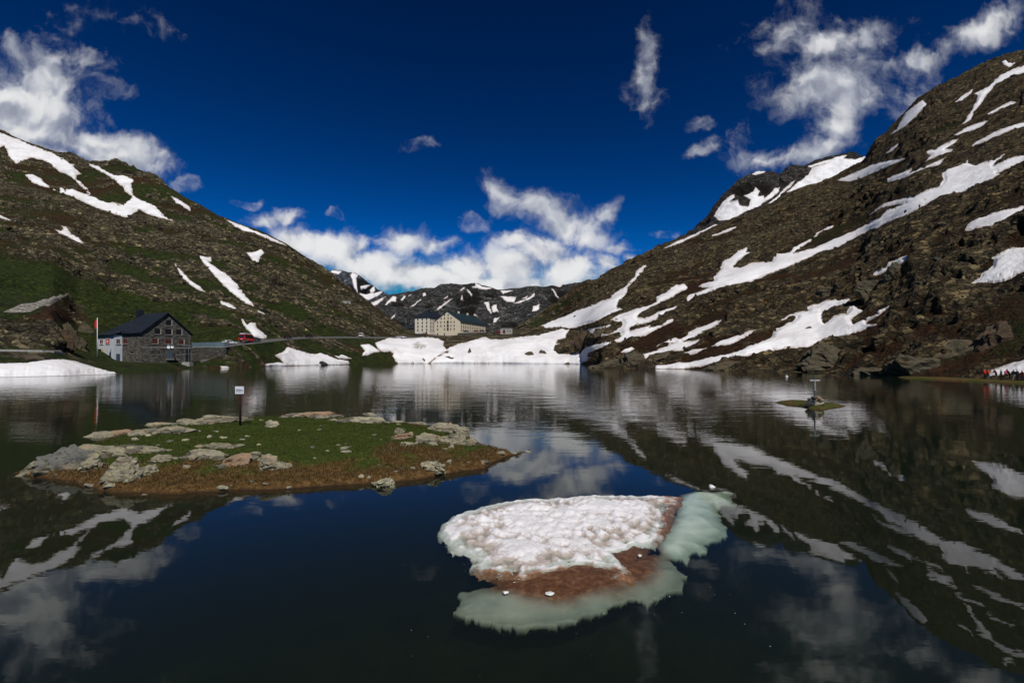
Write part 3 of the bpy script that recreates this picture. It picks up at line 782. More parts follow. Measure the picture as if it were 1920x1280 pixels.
def snow_mesh(lab, blk, bx, by, bz, bn, mpp, group, hmax=0.9, mat=None, dirt=None):
    r0, r1, c0, c1, s, raw = blk
    sub = (slice(r0, r1), slice(c0, c1))
    m = mpp[sub]
    off = np.clip(s * m * 0.75, -1.2 * m - 0.25, 0.3 * hmax) + np.clip((raw - 2.5) * m * 0.6, 0, 0.7 * hmax) + 0.03
    und = 0.25 * fbm(bx[sub] / 9, by[sub] / 9, bz[sub] / 9, 3) * ss(s, 0, 6)
    off = off + und * np.minimum(1, hmax)
    if r0 == 0:
        off[0] = -0.25; off[1] = off[1] * 0.5
    dn = bn[sub] * 0.35 + np.array([0, 0, 0.65])
    P = np.stack([bx[sub] + dn[..., 0] * off, by[sub] + dn[..., 1] * off, bz[sub] + dn[..., 2] * off], -1)
    nr, nc = s.shape
    f = grid_faces(nr, nc)
    keep = (s.ravel()[f] > -2.2).all(1)
    f = f[keep]
    if len(f) == 0:
        return None
    used, inv = np.unique(f.ravel(), return_inverse=True)
    o = mesh_np('snow_patch', P.reshape(-1, 3)[used], inv.reshape(-1, 4), [mat or M['snow']])
    attr(o, 'edge', np.clip(1 - s.ravel()[used] / 5.0, 0, 1))
    if dirt is not None:
        attr(o, 'dirt', dirt[sub].ravel()[used])
    tag(o, lab, 'snow patch', group)
    return o


DIRT = np.maximum(ss(-np.hypot((PX - 785) / 26, (PY - 652) / 15), -1.3, 0.0), 0.65 * ss(-np.hypot((PX - 770) / 50, (PY - 640) / 8), -1.2, 0))
N2 = grid_normals(GX, GY, GZ)
if N2[NR // 2, NC // 2, 2] < 0:
    N2 = -N2
for (lab, pl), blk in zip(SNOW, snow_sd):
    if blk is None:
        continue
    d = 'dirty' in lab
    snow_mesh(lab, blk, GX, GY, GZ, N2, MPP, 'snow patches on the near slopes', 2.2 if 'rounded' in lab else (1.3 if 'snowbank' in lab or 'snowfield' in lab else 0.8),
              M['snow_dirty'] if d else None, DIRT if d else None)


# ------------------------------------------------------------------ mountains behind
def mountain(name, sky, x0, x1, step, nr, base_y, base_D, ridge_D, amps, mat, sxz, patches, group, seed, wob=0.0):
    xs = np.arange(x0, x1 + step, step)
    sy = np.interp(xs, *zip(*sky)) + wob * fbm(xs / 9.0, xs * 0 + seed, xs * 0, 3)
    t = np.linspace(0, 1, nr)[:, None]
    by = np.full(len(xs), float(base_y))
    zb = H + (YH - by) / F * base_D; zr = H + (YH - sy) / F * ridge_D
    D = base_D + (ridge_D - base_D) * t + 0 * xs[None]
    Z = zb + (zr - zb) * t ** 1.15
    X = (xs[None] - 960) / F * D; Y = D + 0.0
    py = YH - F * (Z - H) / D; px = np.repeat(xs[None], nr, 0)
    mp = D / F
    SDm = np.full(px.shape, -99.0); blks = []
    jt = fbm(px / 5.0, py / 4.0, px * 0 + seed, 4, 0.6) * 2.0
    for lab, pl in patches:
        a = np.asarray(pl)
        xa, ya = a.min(0) - 4; xb, yb = a.max(0) + 4
        c = np.where((xs >= xa) & (xs <= xb))[0]
        r = np.where(((py >= ya) & (py <= yb)).any(1))[0]
        if len(c) < 3 or len(r) < 3:
            blks.append(None); continue
        q = (r[0], r[-1] + 1, c[0], c[-1] + 1)
        s = poly_sd(px[q[0]:q[1], q[2]:q[3]], py[q[0]:q[1], q[2]:q[3]], pl) + 0.75 * jt[q[0]:q[1], q[2]:q[3]]
        blks.append((*q, s, s))
        SDm[q[0]:q[1], q[2]:q[3]] = np.maximum(SDm[q[0]:q[1], q[2]:q[3]], s)
    rl = np.zeros_like(X)
    for wl, am in amps:
        rl += wl * am * (1 - 2 * np.abs(pnoise(X / wl + seed, Y / wl * sxz, Z / wl * sxz + 2)) + 0.4 * pnoise(X / wl * 1.3, Y / wl + seed, Z / wl))
    n = grid_normals(X, Y, Z)
    if n[nr // 2, len(xs) // 2, 2] < 0:
        n = -n
    rl = rl - np.abs(rl).max() * 0.35 * (1 - ss(SDm, -3, 1))
    rl = rl * (1 - 0.75 * ss(SDm, -6, 2)) * (1 - 0.75 * ss(t, 0.85, 1.0))
    X = X + n[..., 0] * rl * 0.8; Y = Y + n[..., 1] * rl * 0.8; Z = Z + n[..., 2] * rl
    rows = [np.stack([X, Y, Z], -1)]
    for dd, dr in ((1.02, 0.97), (1.08, 0.85), (1.25, 0.4), (1.4, 0.0)):
        rows.append(np.stack([X[-1] * dd, Y[-1] * dd, Z[-1] * dr], -1)[None])
    A = np.concatenate([np.stack([X[0], Y[0], Z[0] * 0 - 60], -1)[None]] + rows, 0)
    o = mesh_np(name, A.reshape(-1, 3), grid_faces(A.shape[0], A.shape[1]), [mat])
    g = np.clip(0.18 + 0.5 * fbm(X / 200, Y / 200, Z / 200, 3), 0, 1) * 0.55
    padm = lambda v: np.concatenate([v[:1], v, np.repeat(v[-1:], 4, 0)], 0)
    attr(o, 'grass', padm(g * 0.4)); attr(o, 'rust', padm(g * 0.5)); attr(o, 'crack_shade', padm(np.clip(0.45 - 1.1 * rl / (np.abs(rl).max() * 0.6), 0, 1) * 0.9))
    tag(o, kind='structure')
    n = grid_normals(X, Y, Z)
    if n[nr // 2, len(xs) // 2, 2] < 0:
        n = -n
    for (lab, pl), b in zip(patches, blks):
        if b is not None:
            snow_mesh(lab, b, X, Y, Z, n, mp, group, 2.5 * ridge_D / 1500)
    return o


PEAK_SKY = [(1230, 500), (1285, 447), (1300, 433), (1323, 408), (1340, 383), (1360, 360), (1383, 337), (1407, 325), (1423, 322), (1453, 322), (1461, 328), (1480, 313), (1493, 311), (1507, 313), (1530, 301), (1557, 294),
            (1580, 287), (1600, 282), (1612, 290), (1640, 300), (1720, 330)]
mountain('peak', PEAK_SKY, 1230, 1720, 1.6, 190, 470, 820, 1080, ((120, .08), (60, .14), (30, .18), (14, .2), (7, .2)), M['peak'], 0.45, [
    ('starfish shaped snow patch on the dark peak', zp(ZE, [(180, 990), (210, 938), (250, 888), (292, 862), (302, 885), (270, 907), (310, 903), (320, 930), (368, 933), (383, 895), (342, 868), (390, 850), (410, 817), (432, 845), (422, 870), (452, 868), (457, 885), (520, 828), (543, 818), (532, 850), (500, 880), (450, 907), (420, 942), (340, 968), (270, 1003), (210, 1013)])),
    ('wide snowfield under the summit of the dark peak', zp(ZE, [(585, 850), (640, 800), (700, 760), (728, 713), (800, 690), (860, 648), (924, 632), (902, 663), (960, 663), (1030, 637), (1000, 690), (930, 730), (860, 765), (760, 810), (690, 835), (640, 850)])),
    ('snow link between the two snowfields of dark peak', zp(ZE, [(440, 940), (520, 880), (580, 822), (634, 778), (606, 822), (566, 855), (520, 905), (460, 945)])),
    ('snow cap on the left shoulder of the dark peak', zp(ZE, [(380, 742), (430, 722), (470, 728), (440, 742), (410, 746)])),
    ('snow crumbs on the right shoulder of the dark peak', zp(ZE, [(700, 700), (760, 682), (800, 668), (860, 655), (830, 680), (770, 698), (720, 712)])),
], 'snow patches on the dark peak', 3.7, 1.6)

RANGE_SKY = [(600, 600), (660, 580), (691, 566), (705, 559), (727, 552), (752, 549), (775, 546), (790, 541), (815, 540), (827, 534), (845, 531), (860, 534), (872, 532), (885, 529.5), (895, 531), (910, 534), (927, 539), (942, 542),
             (962, 540), (990, 539), (1020, 537), (1040, 535), (1070, 531), (1100, 529), (1180, 525), (1260, 530)]
CP = [[(305, 365), (350, 350), (385, 325), (417, 308), (395, 347), (360, 372), (335, 392), (312, 382)], [(440, 345), (470, 308), (497, 315), (490, 347), (455, 352), (425, 382), (410, 382), (420, 355)],
      [(523, 337), (550, 308), (567, 306), (545, 337)], [(573, 312), (612, 283), (597, 307)], [(688, 297), (710, 273), (717, 307), (695, 312)], [(593, 402), (640, 363), (692, 326), (670, 352), (630, 387)],
      [(798, 428), (820, 393), (860, 358), (908, 333), (880, 367), (840, 392), (815, 428)], [(838, 337), (888, 307), (880, 322), (850, 337)], [(968, 265), (1007, 236), (1002, 252), (980, 268)],
      [(1014, 250), (1035, 257), (1062, 290), (1055, 302), (1025, 267)], [(1053, 237), (1085, 225), (1083, 200), (1110, 213), (1140, 233), (1207, 240), (1207, 251), (1165, 257), (1130, 252), (1100, 242)],
      [(1148, 358), (1182, 353), (1192, 400), (1208, 440), (1202, 462), (1178, 420)], [(1203, 402), (1225, 386), (1242, 390), (1247, 415), (1260, 431), (1213, 437)], [(1217, 522), (1220, 490), (1268, 470), (1256, 492), (1232, 517)],
      [(1268, 260), (1320, 264), (1372, 263), (1340, 282), (1290, 294)], [(1263, 311), (1300, 316), (1393, 324), (1376, 352), (1330, 354), (1300, 337)], [(1368, 361), (1440, 349), (1500, 323), (1533, 297), (1526, 327), (1480, 357), (1420, 370)],
      [(1652, 248), (1672, 253), (1718, 317), (1698, 312)], [(1507, 453), (1520, 408), (1568, 388), (1562, 417), (1530, 442)], [(1640, 217), (1745, 212), (1717, 240), (1690, 227)], [(1433, 337), (1477, 313), (1472, 337)],
      [(448, 478), (493, 437), (482, 467)], [(1078, 442), (1104, 472), (1072, 457)], [(972, 333), (985, 287), (993, 327)]]
CL = ['snow patch at the left foot of the grey range', 'hooked snow patch left on the grey range', 'short snow bar left on the grey range', 'snow nick right of short bar on the grey range',
      'upright snow fleck left of centre on the grey range', 'slanting snow streak above the hospice left wing', 'long slanting snow streak above the hospice gable', 'thin snow nick over the slanting streak above hospice gable',
      'snow nick left of the range summit', 'thin snow diagonal just left under the range summit', 'winged snow patch right on the range summit', 'upright snow streak right above the long hospice roof',
      'blocky snow patch right of the upright streak', 'small snow wedge behind the far end of the hospice', 'faint snow bar under the crest right of the summit', 'snow shelf left of the curved snow arc',
      'curved snow arc in the shaded bowl of the range', 'steep snow streak near the right crest of the range', 'snow wedge at the foot of the shaded bowl', 'snow cornice on the right crest of the range',
      'snow nick above the curved arc', 'snow nick low at the left end of the range', 'snow nick touching the hospice roof line', 'tiny upright snow nick in the middle of the range']
mountain('mountain_range', RANGE_SKY, 600, 1260, 1.5, 170, 655, 1050, 1600, ((240, .06), (120, .12), (60, .14), (30, .15), (14, .18)), M['far'], 0.5,
         [(l, zp(ZC, p)) for l, p in zip(CL, CP)], 'snow patches on the grey range', 8.2, 0.7)
FAR_SKY = [(480, 560), (560, 520), (620, 507), (645, 507), (652, 510), (667, 513), (682, 521), (695, 531), (710, 541), (725, 551), (760, 575), (800, 600)]
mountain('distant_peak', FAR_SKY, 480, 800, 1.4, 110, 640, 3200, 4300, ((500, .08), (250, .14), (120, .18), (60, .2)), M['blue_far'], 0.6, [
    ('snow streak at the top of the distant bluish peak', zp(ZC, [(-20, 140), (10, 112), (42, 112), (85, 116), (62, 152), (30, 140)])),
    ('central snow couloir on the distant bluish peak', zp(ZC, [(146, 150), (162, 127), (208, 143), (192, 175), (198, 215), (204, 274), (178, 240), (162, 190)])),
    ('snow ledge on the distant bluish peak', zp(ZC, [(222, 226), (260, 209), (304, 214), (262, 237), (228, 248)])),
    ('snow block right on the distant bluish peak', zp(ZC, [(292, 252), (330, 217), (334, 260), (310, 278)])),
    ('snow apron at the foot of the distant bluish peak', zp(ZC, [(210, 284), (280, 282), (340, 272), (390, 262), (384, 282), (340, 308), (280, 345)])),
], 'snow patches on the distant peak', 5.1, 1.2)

# ------------------------------------------------------------------ lake bed and water
bed = MB().box(-9000, 9000, -40, 16000, -7.0, -6.0).build('lake_bed', simple('lake_mud', (0.03, 0.03, 0.022), 0.95, 0.1, vary=0.4, scale=0.2))
tag(bed, kind='structure')
shorem = simple('near_shore_silt', (0.34, 0.29, 0.18), 0.95, 0.1, vary=0.5, scale=1.4)
gx = np.linspace(-70, 70, 180); gy = np.linspace(-40, 60, 140)
A, B = np.meshgrid(gx, gy)
Cz = 2.4 * ss(-B, -2.0, 5) - 0.72 * ss(B, -1, 4.5) - 2.6 * ss(B, 7, 40) + 0.16 * fbm(A / 2.2, B / 2.2, A * 0, 4) - 4.0 * ss(B, 52, 60)
bank_o = mesh_np('near_shore_ground', np.stack([A, B, Cz], -1).reshape(-1, 3), grid_faces(140, 180), [shorem])
tag(bank_o, kind='structure')


def mat_water():
    m, k = new_mat('lake_water')
    P = geo_pos(k)
    sc = k.n('ShaderNodeMapping', {'Vector': P, 'Rotation': (0, 0, 0.12), 'Scale': (0.42, 1.0, 1.0)}).outputs[0]
    big = k.noise(P, 0.035, 3.0, 0.5)
    w1 = k.noise(sc, 2.6, 3.0, 0.55)
    w2 = k.noise(sc, 0.55, 2.0, 0.5)
    sepp = k.n('ShaderNodeSeparateXYZ', {0: P})
    wind = k.sstep(k.math('ADD', big, k.sstep(sepp.outputs[1], 8.0, 45.0, -0.22, 0.10)), 0.32, 0.62, 0.10, 1.0)
    h = k.math('ADD', k.math('MULTIPLY', w1, WAVE1), k.math('MULTIPLY', w2, WAVE2))
    h = k.math('MULTIPLY', h, wind)
    b = k.n('ShaderNodeBump', {'Height': h, 'Strength': 1.0, 'Distance': 1.0})
    fr = k.n('ShaderNodeFresnel', {'IOR': 1.34, 'Normal': b.outputs[0]})
    gl = k.n('ShaderNodeBsdfGlossy', {'Color': (0.95, 0.95, 0.95, 1), 'Roughness': 0.015, 'Normal': b.outputs[0]})
    tr = k.n('ShaderNodeBsdfTransparent', {'Color': (0.93, 0.97, 0.95, 1)})
    mx = k.n('ShaderNodeMixShader', {0: fr.outputs[0], 1: tr.outputs[0], 2: gl.outputs[0]})
    va = k.n('ShaderNodeVolumeAbsorption', {'Color': (0.545, 0.60, 0.54, 1), 'Density': 5.0})
    vs = k.n('ShaderNodeVolumeScatter', {'Color': (0.66, 0.80, 0.56, 1), 'Density': 0.15})
    vo = k.n('ShaderNodeAddShader', {0: va.outputs[0], 1: vs.outputs[0]})
    k.n('ShaderNodeOutputMaterial', {0: mx.outputs[0], 1: vo.outputs[0]})
    return m


WAVE1 = 0.0105
WAVE2 = 0.03
water = MB().box(-700, 700, -30, 620, -5.9, 0.0).build('lake_water', mat_water())
tag(water, kind='structure')

# ------------------------------------------------------------------ rocks
_ico = {}


def ico(n):
    if n not in _ico:
        bm = bmesh.new()
        bmesh.ops.create_icosphere(bm, subdivisions=n, radius=1.0)
        v = np.array([p.co[:] for p in bm.verts]); f = np.array([[q.index for q in t.verts] for t in bm.faces])
        bm.free()
        _ico[n] = (v, f)
    return _ico[n]


def rock_shape(seed, sub=3, planes=12, rough=0.10, layers=0.05):
    r = np.random.default_rng(seed)
    v, f = ico(sub)
    v = v.copy()
    for _ in range(planes):
        n = r.normal(size=3); n /= np.linalg.norm(n)
        d = r.uniform(0.5, 0.86)
        ov = np.maximum(v @ n - d, 0)
        v -= n[None] * ov[:, None] * 0.96
    o = seed * 3.17
    t = r.normal(size=3) * 0.5 + np.array([0, 0, 1.6])
    h = v @ t
    v = v * (1 + rough * fbm(v[:, 0] * 1.7 + o, v[:, 1] * 1.7, v[:, 2] * 1.7, 4) + layers * (1 - 2 * np.abs(pnoise(h * 3.5 + o, h * 0 + o, h * 0)))
             + rough * 0.6 * (1 - 2 * np.abs(pnoise(v[:, 0] * 4 + o, v[:, 1] * 4, v[:, 2] * 4))))[:, None]
    return v, f


def make_rock(name, loc, size, seed, mat, rz=0.0, tilt=0.0, sub=3, smooth=False, **kw):
    v, f = rock_shape(seed, sub, **kw)
    v = v * np.asarray(size)[None] * 0.5
    ct, st = math.cos(tilt), math.sin(tilt)
    v = np.stack([v[:, 0] * ct + v[:, 2] * st, v[:, 1], -v[:, 0] * st + v[:, 2] * ct], -1)
    c, s = math.cos(rz), math.sin(rz)
    v = np.stack([v[:, 0] * c - v[:, 1] * s, v[:, 0] * s + v[:, 1] * c, v[:, 2]], -1)
    o = mesh_np(name, v, f, [mat], smooth)
    o.location = loc
    return o


# loose boulders all over the slopes: far too many to count
def scatter_boulders():
    r = np.random.default_rng(5)
    n = 30000
    jj = r.integers(0, NC, n); ii = (r.random(n) ** 1.15 * (NR - 8)).astype(int)
    ok = (SD[ii, jj] < -1.5) & (GZ[ii, jj] > 0.25) & (GRASS[ii, jj] < 0.55 + 0.3 * r.random(n))
    ok &= ~((PX[ii, jj] > 165) & (PX[ii, jj] < 380) & (PY[ii, jj] > 640))
    ok &= ~((PX[ii, jj] < 800) & (np.abs(PY[ii, jj] - (CY[2] + CY[3])[jj] / 2) < 7))
    ok &= ~((PX[ii, jj] > 640) & (PX[ii, jj] < 1000) & (r.random(n) < 0.85))
    ok &= ROCK[ii, jj] > 0.75 * r.random(n)
    ii, jj = ii[ok], jj[ok]
    base = [rock_shape(900 + q, 1, 6, 0.15, 0.0) for q in range(12)]
    f0 = base[0][1]
    V = []; Fc = []; b = 0
    for q, (i, j) in enumerate(zip(ii, jj)):
        s = min(0.9 * MPP[i, j] * r.lognormal(0.95, 0.6), 4.5)
        v = base[q % 12][0] * np.array([s * r.uniform(.8, 1.7), s * r.uniform(.7, 1.2), s * r.uniform(.45, .95)]) * 0.5
        a = r.uniform(0, 6.28); c, sn = math.cos(a), math.sin(a)
        v = np.stack([v[:, 0] * c - v[:, 1] * sn, v[:, 0] * sn + v[:, 1] * c, v[:, 2]], -1)
        V.append(v + np.array([GX[i, j], GY[i, j], GZ[i, j] - 0.12 * s])); Fc.append(f0 + b); b += len(v)
    o = mesh_np('loose_boulders', np.concatenate(V), np.concatenate(Fc), [M['boulder']], False)
    tag(o, 'grey loose boulders strewn over the slopes round the lake', 'boulders', kind='stuff')


scatter_boulders()

# single rocks and crags on the far shore: photo centre, width, height, depth factor, label
SHORE_ROCKS = [
    (zp(ZC, [(1042, 726)])[0], 17, 17, 'upright dark boulder in the wide snowfield'), (zp(ZC, [(1090, 760)])[0], 26, 8, 'flat dark rock below the upright boulder in snow'),
    (zp(ZC, [(1480, 735)])[0], 28, 24, 'pointed dark crag in the wide snowfield'), (zp(ZC, [(1592, 735)])[0], 24, 15, 'low dark crag right of the pointed crag'),
    (zp(ZC, [(1285, 786)])[0], 42, 8, 'long flat rock on the snowy waterline'), (zp(ZC, [(850, 768)])[0], 34, 9, 'turf topped rock between two snowbanks'), (zp(ZC, [(880, 735)])[0], 24, 7, 'small turfy rock above the one between snowbanks'),
    (zp(ZC, [(688, 780)])[0], 16, 13, 'triangular mossy rock at the foot of the dirty snowbank'), (zp(ZC, [(1800, 800)])[0], 26, 5, 'thin dark slab at waterline left of the headland'),
    (zp(ZC, [(868, 695)])[0], 9, 4, 'small dark stone beside the dirty snowbank'), (zp(ZC, [(1170, 740)])[0], 5, 7, 'tiny dark stone in the wide snowfield'), (zp(ZC, [(1037, 795)])[0], 7, 5, 'tiny dark stone on the snowy waterline'),
    (zp(ZD, [(480, 690)])[0], 14, 7, 'dark rock in the tapering snow tongue'), (zp(ZD, [(460, 880)])[0], 52, 22, 'rust and grey crag between snowfields left of headland'), (zp(ZD, [(560, 850)])[0], 44, 26, 'broad grey crag right of the rusty crag'),
    (zp(ZD, [(700, 800)])[0], 36, 15, 'dark crag inside the branching snowfield'), (zp(ZD, [(730, 1030)])[0], 90, 24, 'large layered crag at the tip of the headland'), (zp(ZD, [(920, 1020)])[0], 60, 32, 'blocky grey crag on the headland'),
    (zp(ZD, [(1170, 985)])[0], 80, 26, 'rounded grey crag behind the headland'), (zp(ZF, [(430, 815)])[0], 36, 16, 'dark rock island in the great forked snowfield'),
    (zp(ZD, [(1650, 1055)])[0], 120, 16, 'long low shore ledge under the forked snowfield'), (zp(ZF, [(640, 1010)])[0], 110, 30, 'mossy grey buttress on the right shore'), (zp(ZF, [(980, 1080)])[0], 100, 26, 'pale ribbed buttress on the right shore'),
    (zp(ZF, [(1250, 1040)])[0], 130, 38, 'dark folded buttress on the right shore'), (zp(ZF, [(1560, 900)])[0], 130, 44, 'big smooth grey slab above the right shore'), (zp(ZF, [(1800, 850)])[0], 90, 44, 'broken brown slab above the walkers'),
    (zp(ZF, [(900, 510)])[0], 56, 22, 'dark overhanging block on the right slope'), (zp(ZF, [(1080, 400)])[0], 62, 22, 'dark block beneath the small snow wedge'),
    (zp(ZF, [(600, 540)])[0], 52, 20, 'grey block left of the overhanging block'), (zp(ZB, [(520, 330)])[0], 52, 44, 'dark cliff left of the stone house'), (zp(ZB, [(610, 290)])[0], 40, 30, 'grey cliff block behind the flagpole'),
    (zp(ZB, [(420, 360)])[0], 36, 30, 'brown cliff block left of the dark cliff'), (zp(ZB, [(190, 520)])[0], 50, 12, 'low grey rubble rock above the shore snowbank'),
    (zp(ZB2, [(1040, 566)])[0], 44, 8, 'grey wet slab at the foot of the triangular snowbank'),
]
for i, ((x, y), w, h, lab) in enumerate(SHORE_ROCKS):
    p = on_land(x, y + h * 0.25)
    mp = p.y / F
    mat = M['dark_wet'] if 'wet' in lab else (M['rusty'] if 'rust' in lab or 'brown' in lab else M['crag'])
    o = make_rock('shore_crag', (p.x, p.y + w * mp * 0.16, p.z - h * mp * 0.35), (w * mp * 1.05, w * mp * 0.6, h * mp * 2.1), 40 + i, mat, random.uniform(-.2, .2), random.uniform(-.12, .12), 4 if w > 40 else 3,
                  planes=20, rough=0.3, layers=0.07)
    tag(o, lab, 'rock', 'crags on the far shore')

# ------------------------------------------------------------------ heightfield patches in plan (island, islet, ice)


def patch(outline, cell, zfun, margin):
    P = np.asarray(outline)
    x0, y0 = P.min(0) - margin * 1.5; x1, y1 = P.max(0) + margin * 1.5
    xs = np.arange(x0, x1, cell); ys = np.arange(y0, y1, cell)
    X, Y = np.meshgrid(xs, ys)
    s = poly_sd(X, Y, outline)
    Z = zfun(X, Y, s)
    f = grid_faces(len(ys), len(xs))
    keep = (s.ravel()[f] > -margin).all(1)
    f = f[keep]
    used, inv = np.unique(f.ravel(), return_inverse=True)
    V = np.stack([X, Y, Z], -1).reshape(-1, 3)[used]
    return V, inv.reshape(-1, 4), s.ravel()[used], X.ravel()[used], Y.ravel()[used]


FRONT = [(28, 886), (60, 893), (120, 899), (180, 912), (215, 922), (260, 922), (330, 926), (400, 921), (450, 918), (520, 917), (600, 912), (660, 907), (720, 905), (780, 899), (830, 888), (870, 882), (905, 878), (918, 868), (940, 857), (975, 851), (992, 843)]
BACK = [(962, 839), (905, 827), (872, 808), (840, 801), (770, 788), (700, 782), (640, 778), (560, 776), (480, 780), (400, 782), (330, 789), (260, 803), (200, 816), (150, 831), (100, 851), (60, 869)]
ISL = [W(x, y, 0.0)[:2] for x, y in FRONT] + [W(x, y, 0.32)[:2] for x, y in BACK]


def isl_z(X, Y, s):
    n = fbm(X / 1.6, Y / 1.6, X * 0 + 2, 4)
    edge = s + 0.15 * fbm(X / 0.9, Y / 0.9, X * 0 + 8, 3) + 0.08
    z = 0.20 * ss(edge, -0.05, 0.28) + 0.34 * ss(edge, 0.1, 2.6) + 0.10 * n * ss(edge, 0, 1) + 0.06 * fbm(X / 5, Y / 5, X * 0, 2)
    z = np.where(edge < 0, np.maximum(-1.8, edge * 0.75 - 0.02), z)
    return z


IV, IF, IS, IX, IY = patch(ISL, 0.09, isl_z, 2.4)


def isl_h(x, y):
    a = np.array([x]); b = np.array([y])
    return float(isl_z(a, b, poly_sd(a, b, ISL))[0])


def dryness(X, Y, s):
    ax = (X / Y * F + 960); ay = YH + F * (H - 0.4) / Y
    front = ss(ay, 845, 880)
    right = ss(ax, 560, 800) * ss(ay, 815, 850)
    rim = 1 - ss(s, 0.15, 1.0)
    n = fbm(X / 1.3, Y / 1.3, X * 0 + 5, 4)
    return np.clip(0.85 * np.maximum(front, right) + 0.65 * rim - 0.15 + 0.85 * n, 0, 1)


def mat_turf():
    m, k = new_mat('island_turf')
    P = geo_pos(k)
    d = k.n('ShaderNodeAttribute', attribute_name='dry').outputs['Fac']
    wet = k.n('ShaderNodeAttribute', attribute_name='wet').outputs['Fac']
    n = k.noise(P, 6.0, 8.0, 0.72)
    n2 = k.noise(P, 1.1, 5.0, 0.6)
    g = k.ramp(n, [(0.3, (0.009, 0.017, 0.003)), (0.5, (0.040, 0.058, 0.008)), (0.72, (0.090, 0.104, 0.016))])
    b = k.ramp(n, [(0.28, (0.020, 0.011, 0.004)), (0.5, (0.085, 0.046, 0.014)), (0.75, (0.22, 0.135, 0.055))])
    c = k.mix(k.sstep(k.math('ADD', d, k.math('MULTIPLY', k.math('SUBTRACT', n2, 0.5), 0.8)), 0.3, 0.75), g, b)
    c = k.mix(k.sstep(wet, 0.2, 0.9), c, (0.022, 0.013, 0.007))
    finish(k, c, 0.9, n, 0.7, 0.08, 0.15)
    return m


island = mesh_np('grass_island', IV, IF, [mat_turf()])
attr(island, 'dry', dryness(IX, IY, IS))
attr(island, 'wet', np.clip(1 - (IV[:, 2] + 0.02) / 0.12, 0, 1))
tag(island, 'low green island of turf and brown grass in the foreground lake', 'island')


def mat_blades():
    m, k = new_mat('grass_blades')
    d = k.n('ShaderNodeAttribute', attribute_name='dry').outputs['Fac']
    v = k.n('ShaderNodeAttribute', attribute_name='tone').outputs['Fac']
    g = k.ramp(v, [(0.0, (0.012, 0.024, 0.004)), (0.5, (0.052, 0.072, 0.009)), (1.0, (0.115, 0.122, 0.020))])
    b = k.ramp(v, [(0.0, (0.030, 0.017, 0.006)), (0.5, (0.115, 0.066, 0.020)), (1.0, (0.27, 0.18, 0.08))])
    c = k.mix(d, g, b)
    bs = k.n('ShaderNodeBsdfPrincipled', {'Base Color': c, 'Roughness': 0.7, 'Specular IOR Level': 0.2})
    tl = k.n('ShaderNodeBsdfTranslucent', {'Color': c})
    mx = k.n('ShaderNodeMixShader', {0: 0.25, 1: bs.outputs[0], 2: tl.outputs[0]})
    k.n('ShaderNodeOutputMaterial', {0: mx.outputs[0]})
    return m


def grass_blades():
    r = np.random.default_rng(3)
    sel = np.where(IS > 0.03)[0]
    n = 120000
    q = sel[r.integers(0, len(sel), n)]
    x = IX[q] + r.uniform(-.05, .05, n); y = IY[q] + r.uniform(-.05, .05, n); z = IV[q, 2]
    dry = dryness(IX, IY, IS)[q]
    tuft = fbm(x / 0.35, y / 0.35, x * 0, 2)
    dry = (r.random(n) < ss(dry + 0.25 * tuft, 0.25, 0.8)).astype(float) * r.uniform(.6, 1, n)
    h = r.uniform(.025, .06, n) * (1 + 1.1 * dry) * (1 + 0.7 * np.clip(tuft, -.8, 1))
    wd = r.uniform(.006, .014, n)
    a = r.uniform(0, 6.283, n); la = r.uniform(0, 6.283, n); lean = h * r.uniform(.1, .9, n)
    p0 = np.stack([x - np.cos(a) * wd, y - np.sin(a) * wd, z - .01], -1)
    p1 = np.stack([x + np.cos(a) * wd, y + np.sin(a) * wd, z - .01], -1)
    p2 = np.stack([x + np.cos(la) * lean, y + np.sin(la) * lean, z + h], -1)
    V = np.stack([p0, p1, p2], 1).reshape(-1, 3)
    o = mesh_np('island_grass', V, np.arange(3 * n).reshape(-1, 3), [mat_blades()], True)
    attr(o, 'dry', np.repeat(dry, 3)); attr(o, 'tone', np.repeat(r.random(n), 3))
    tag(o, 'short green and straw coloured grass growing on the island', 'grass', kind='stuff')


grass_blades()

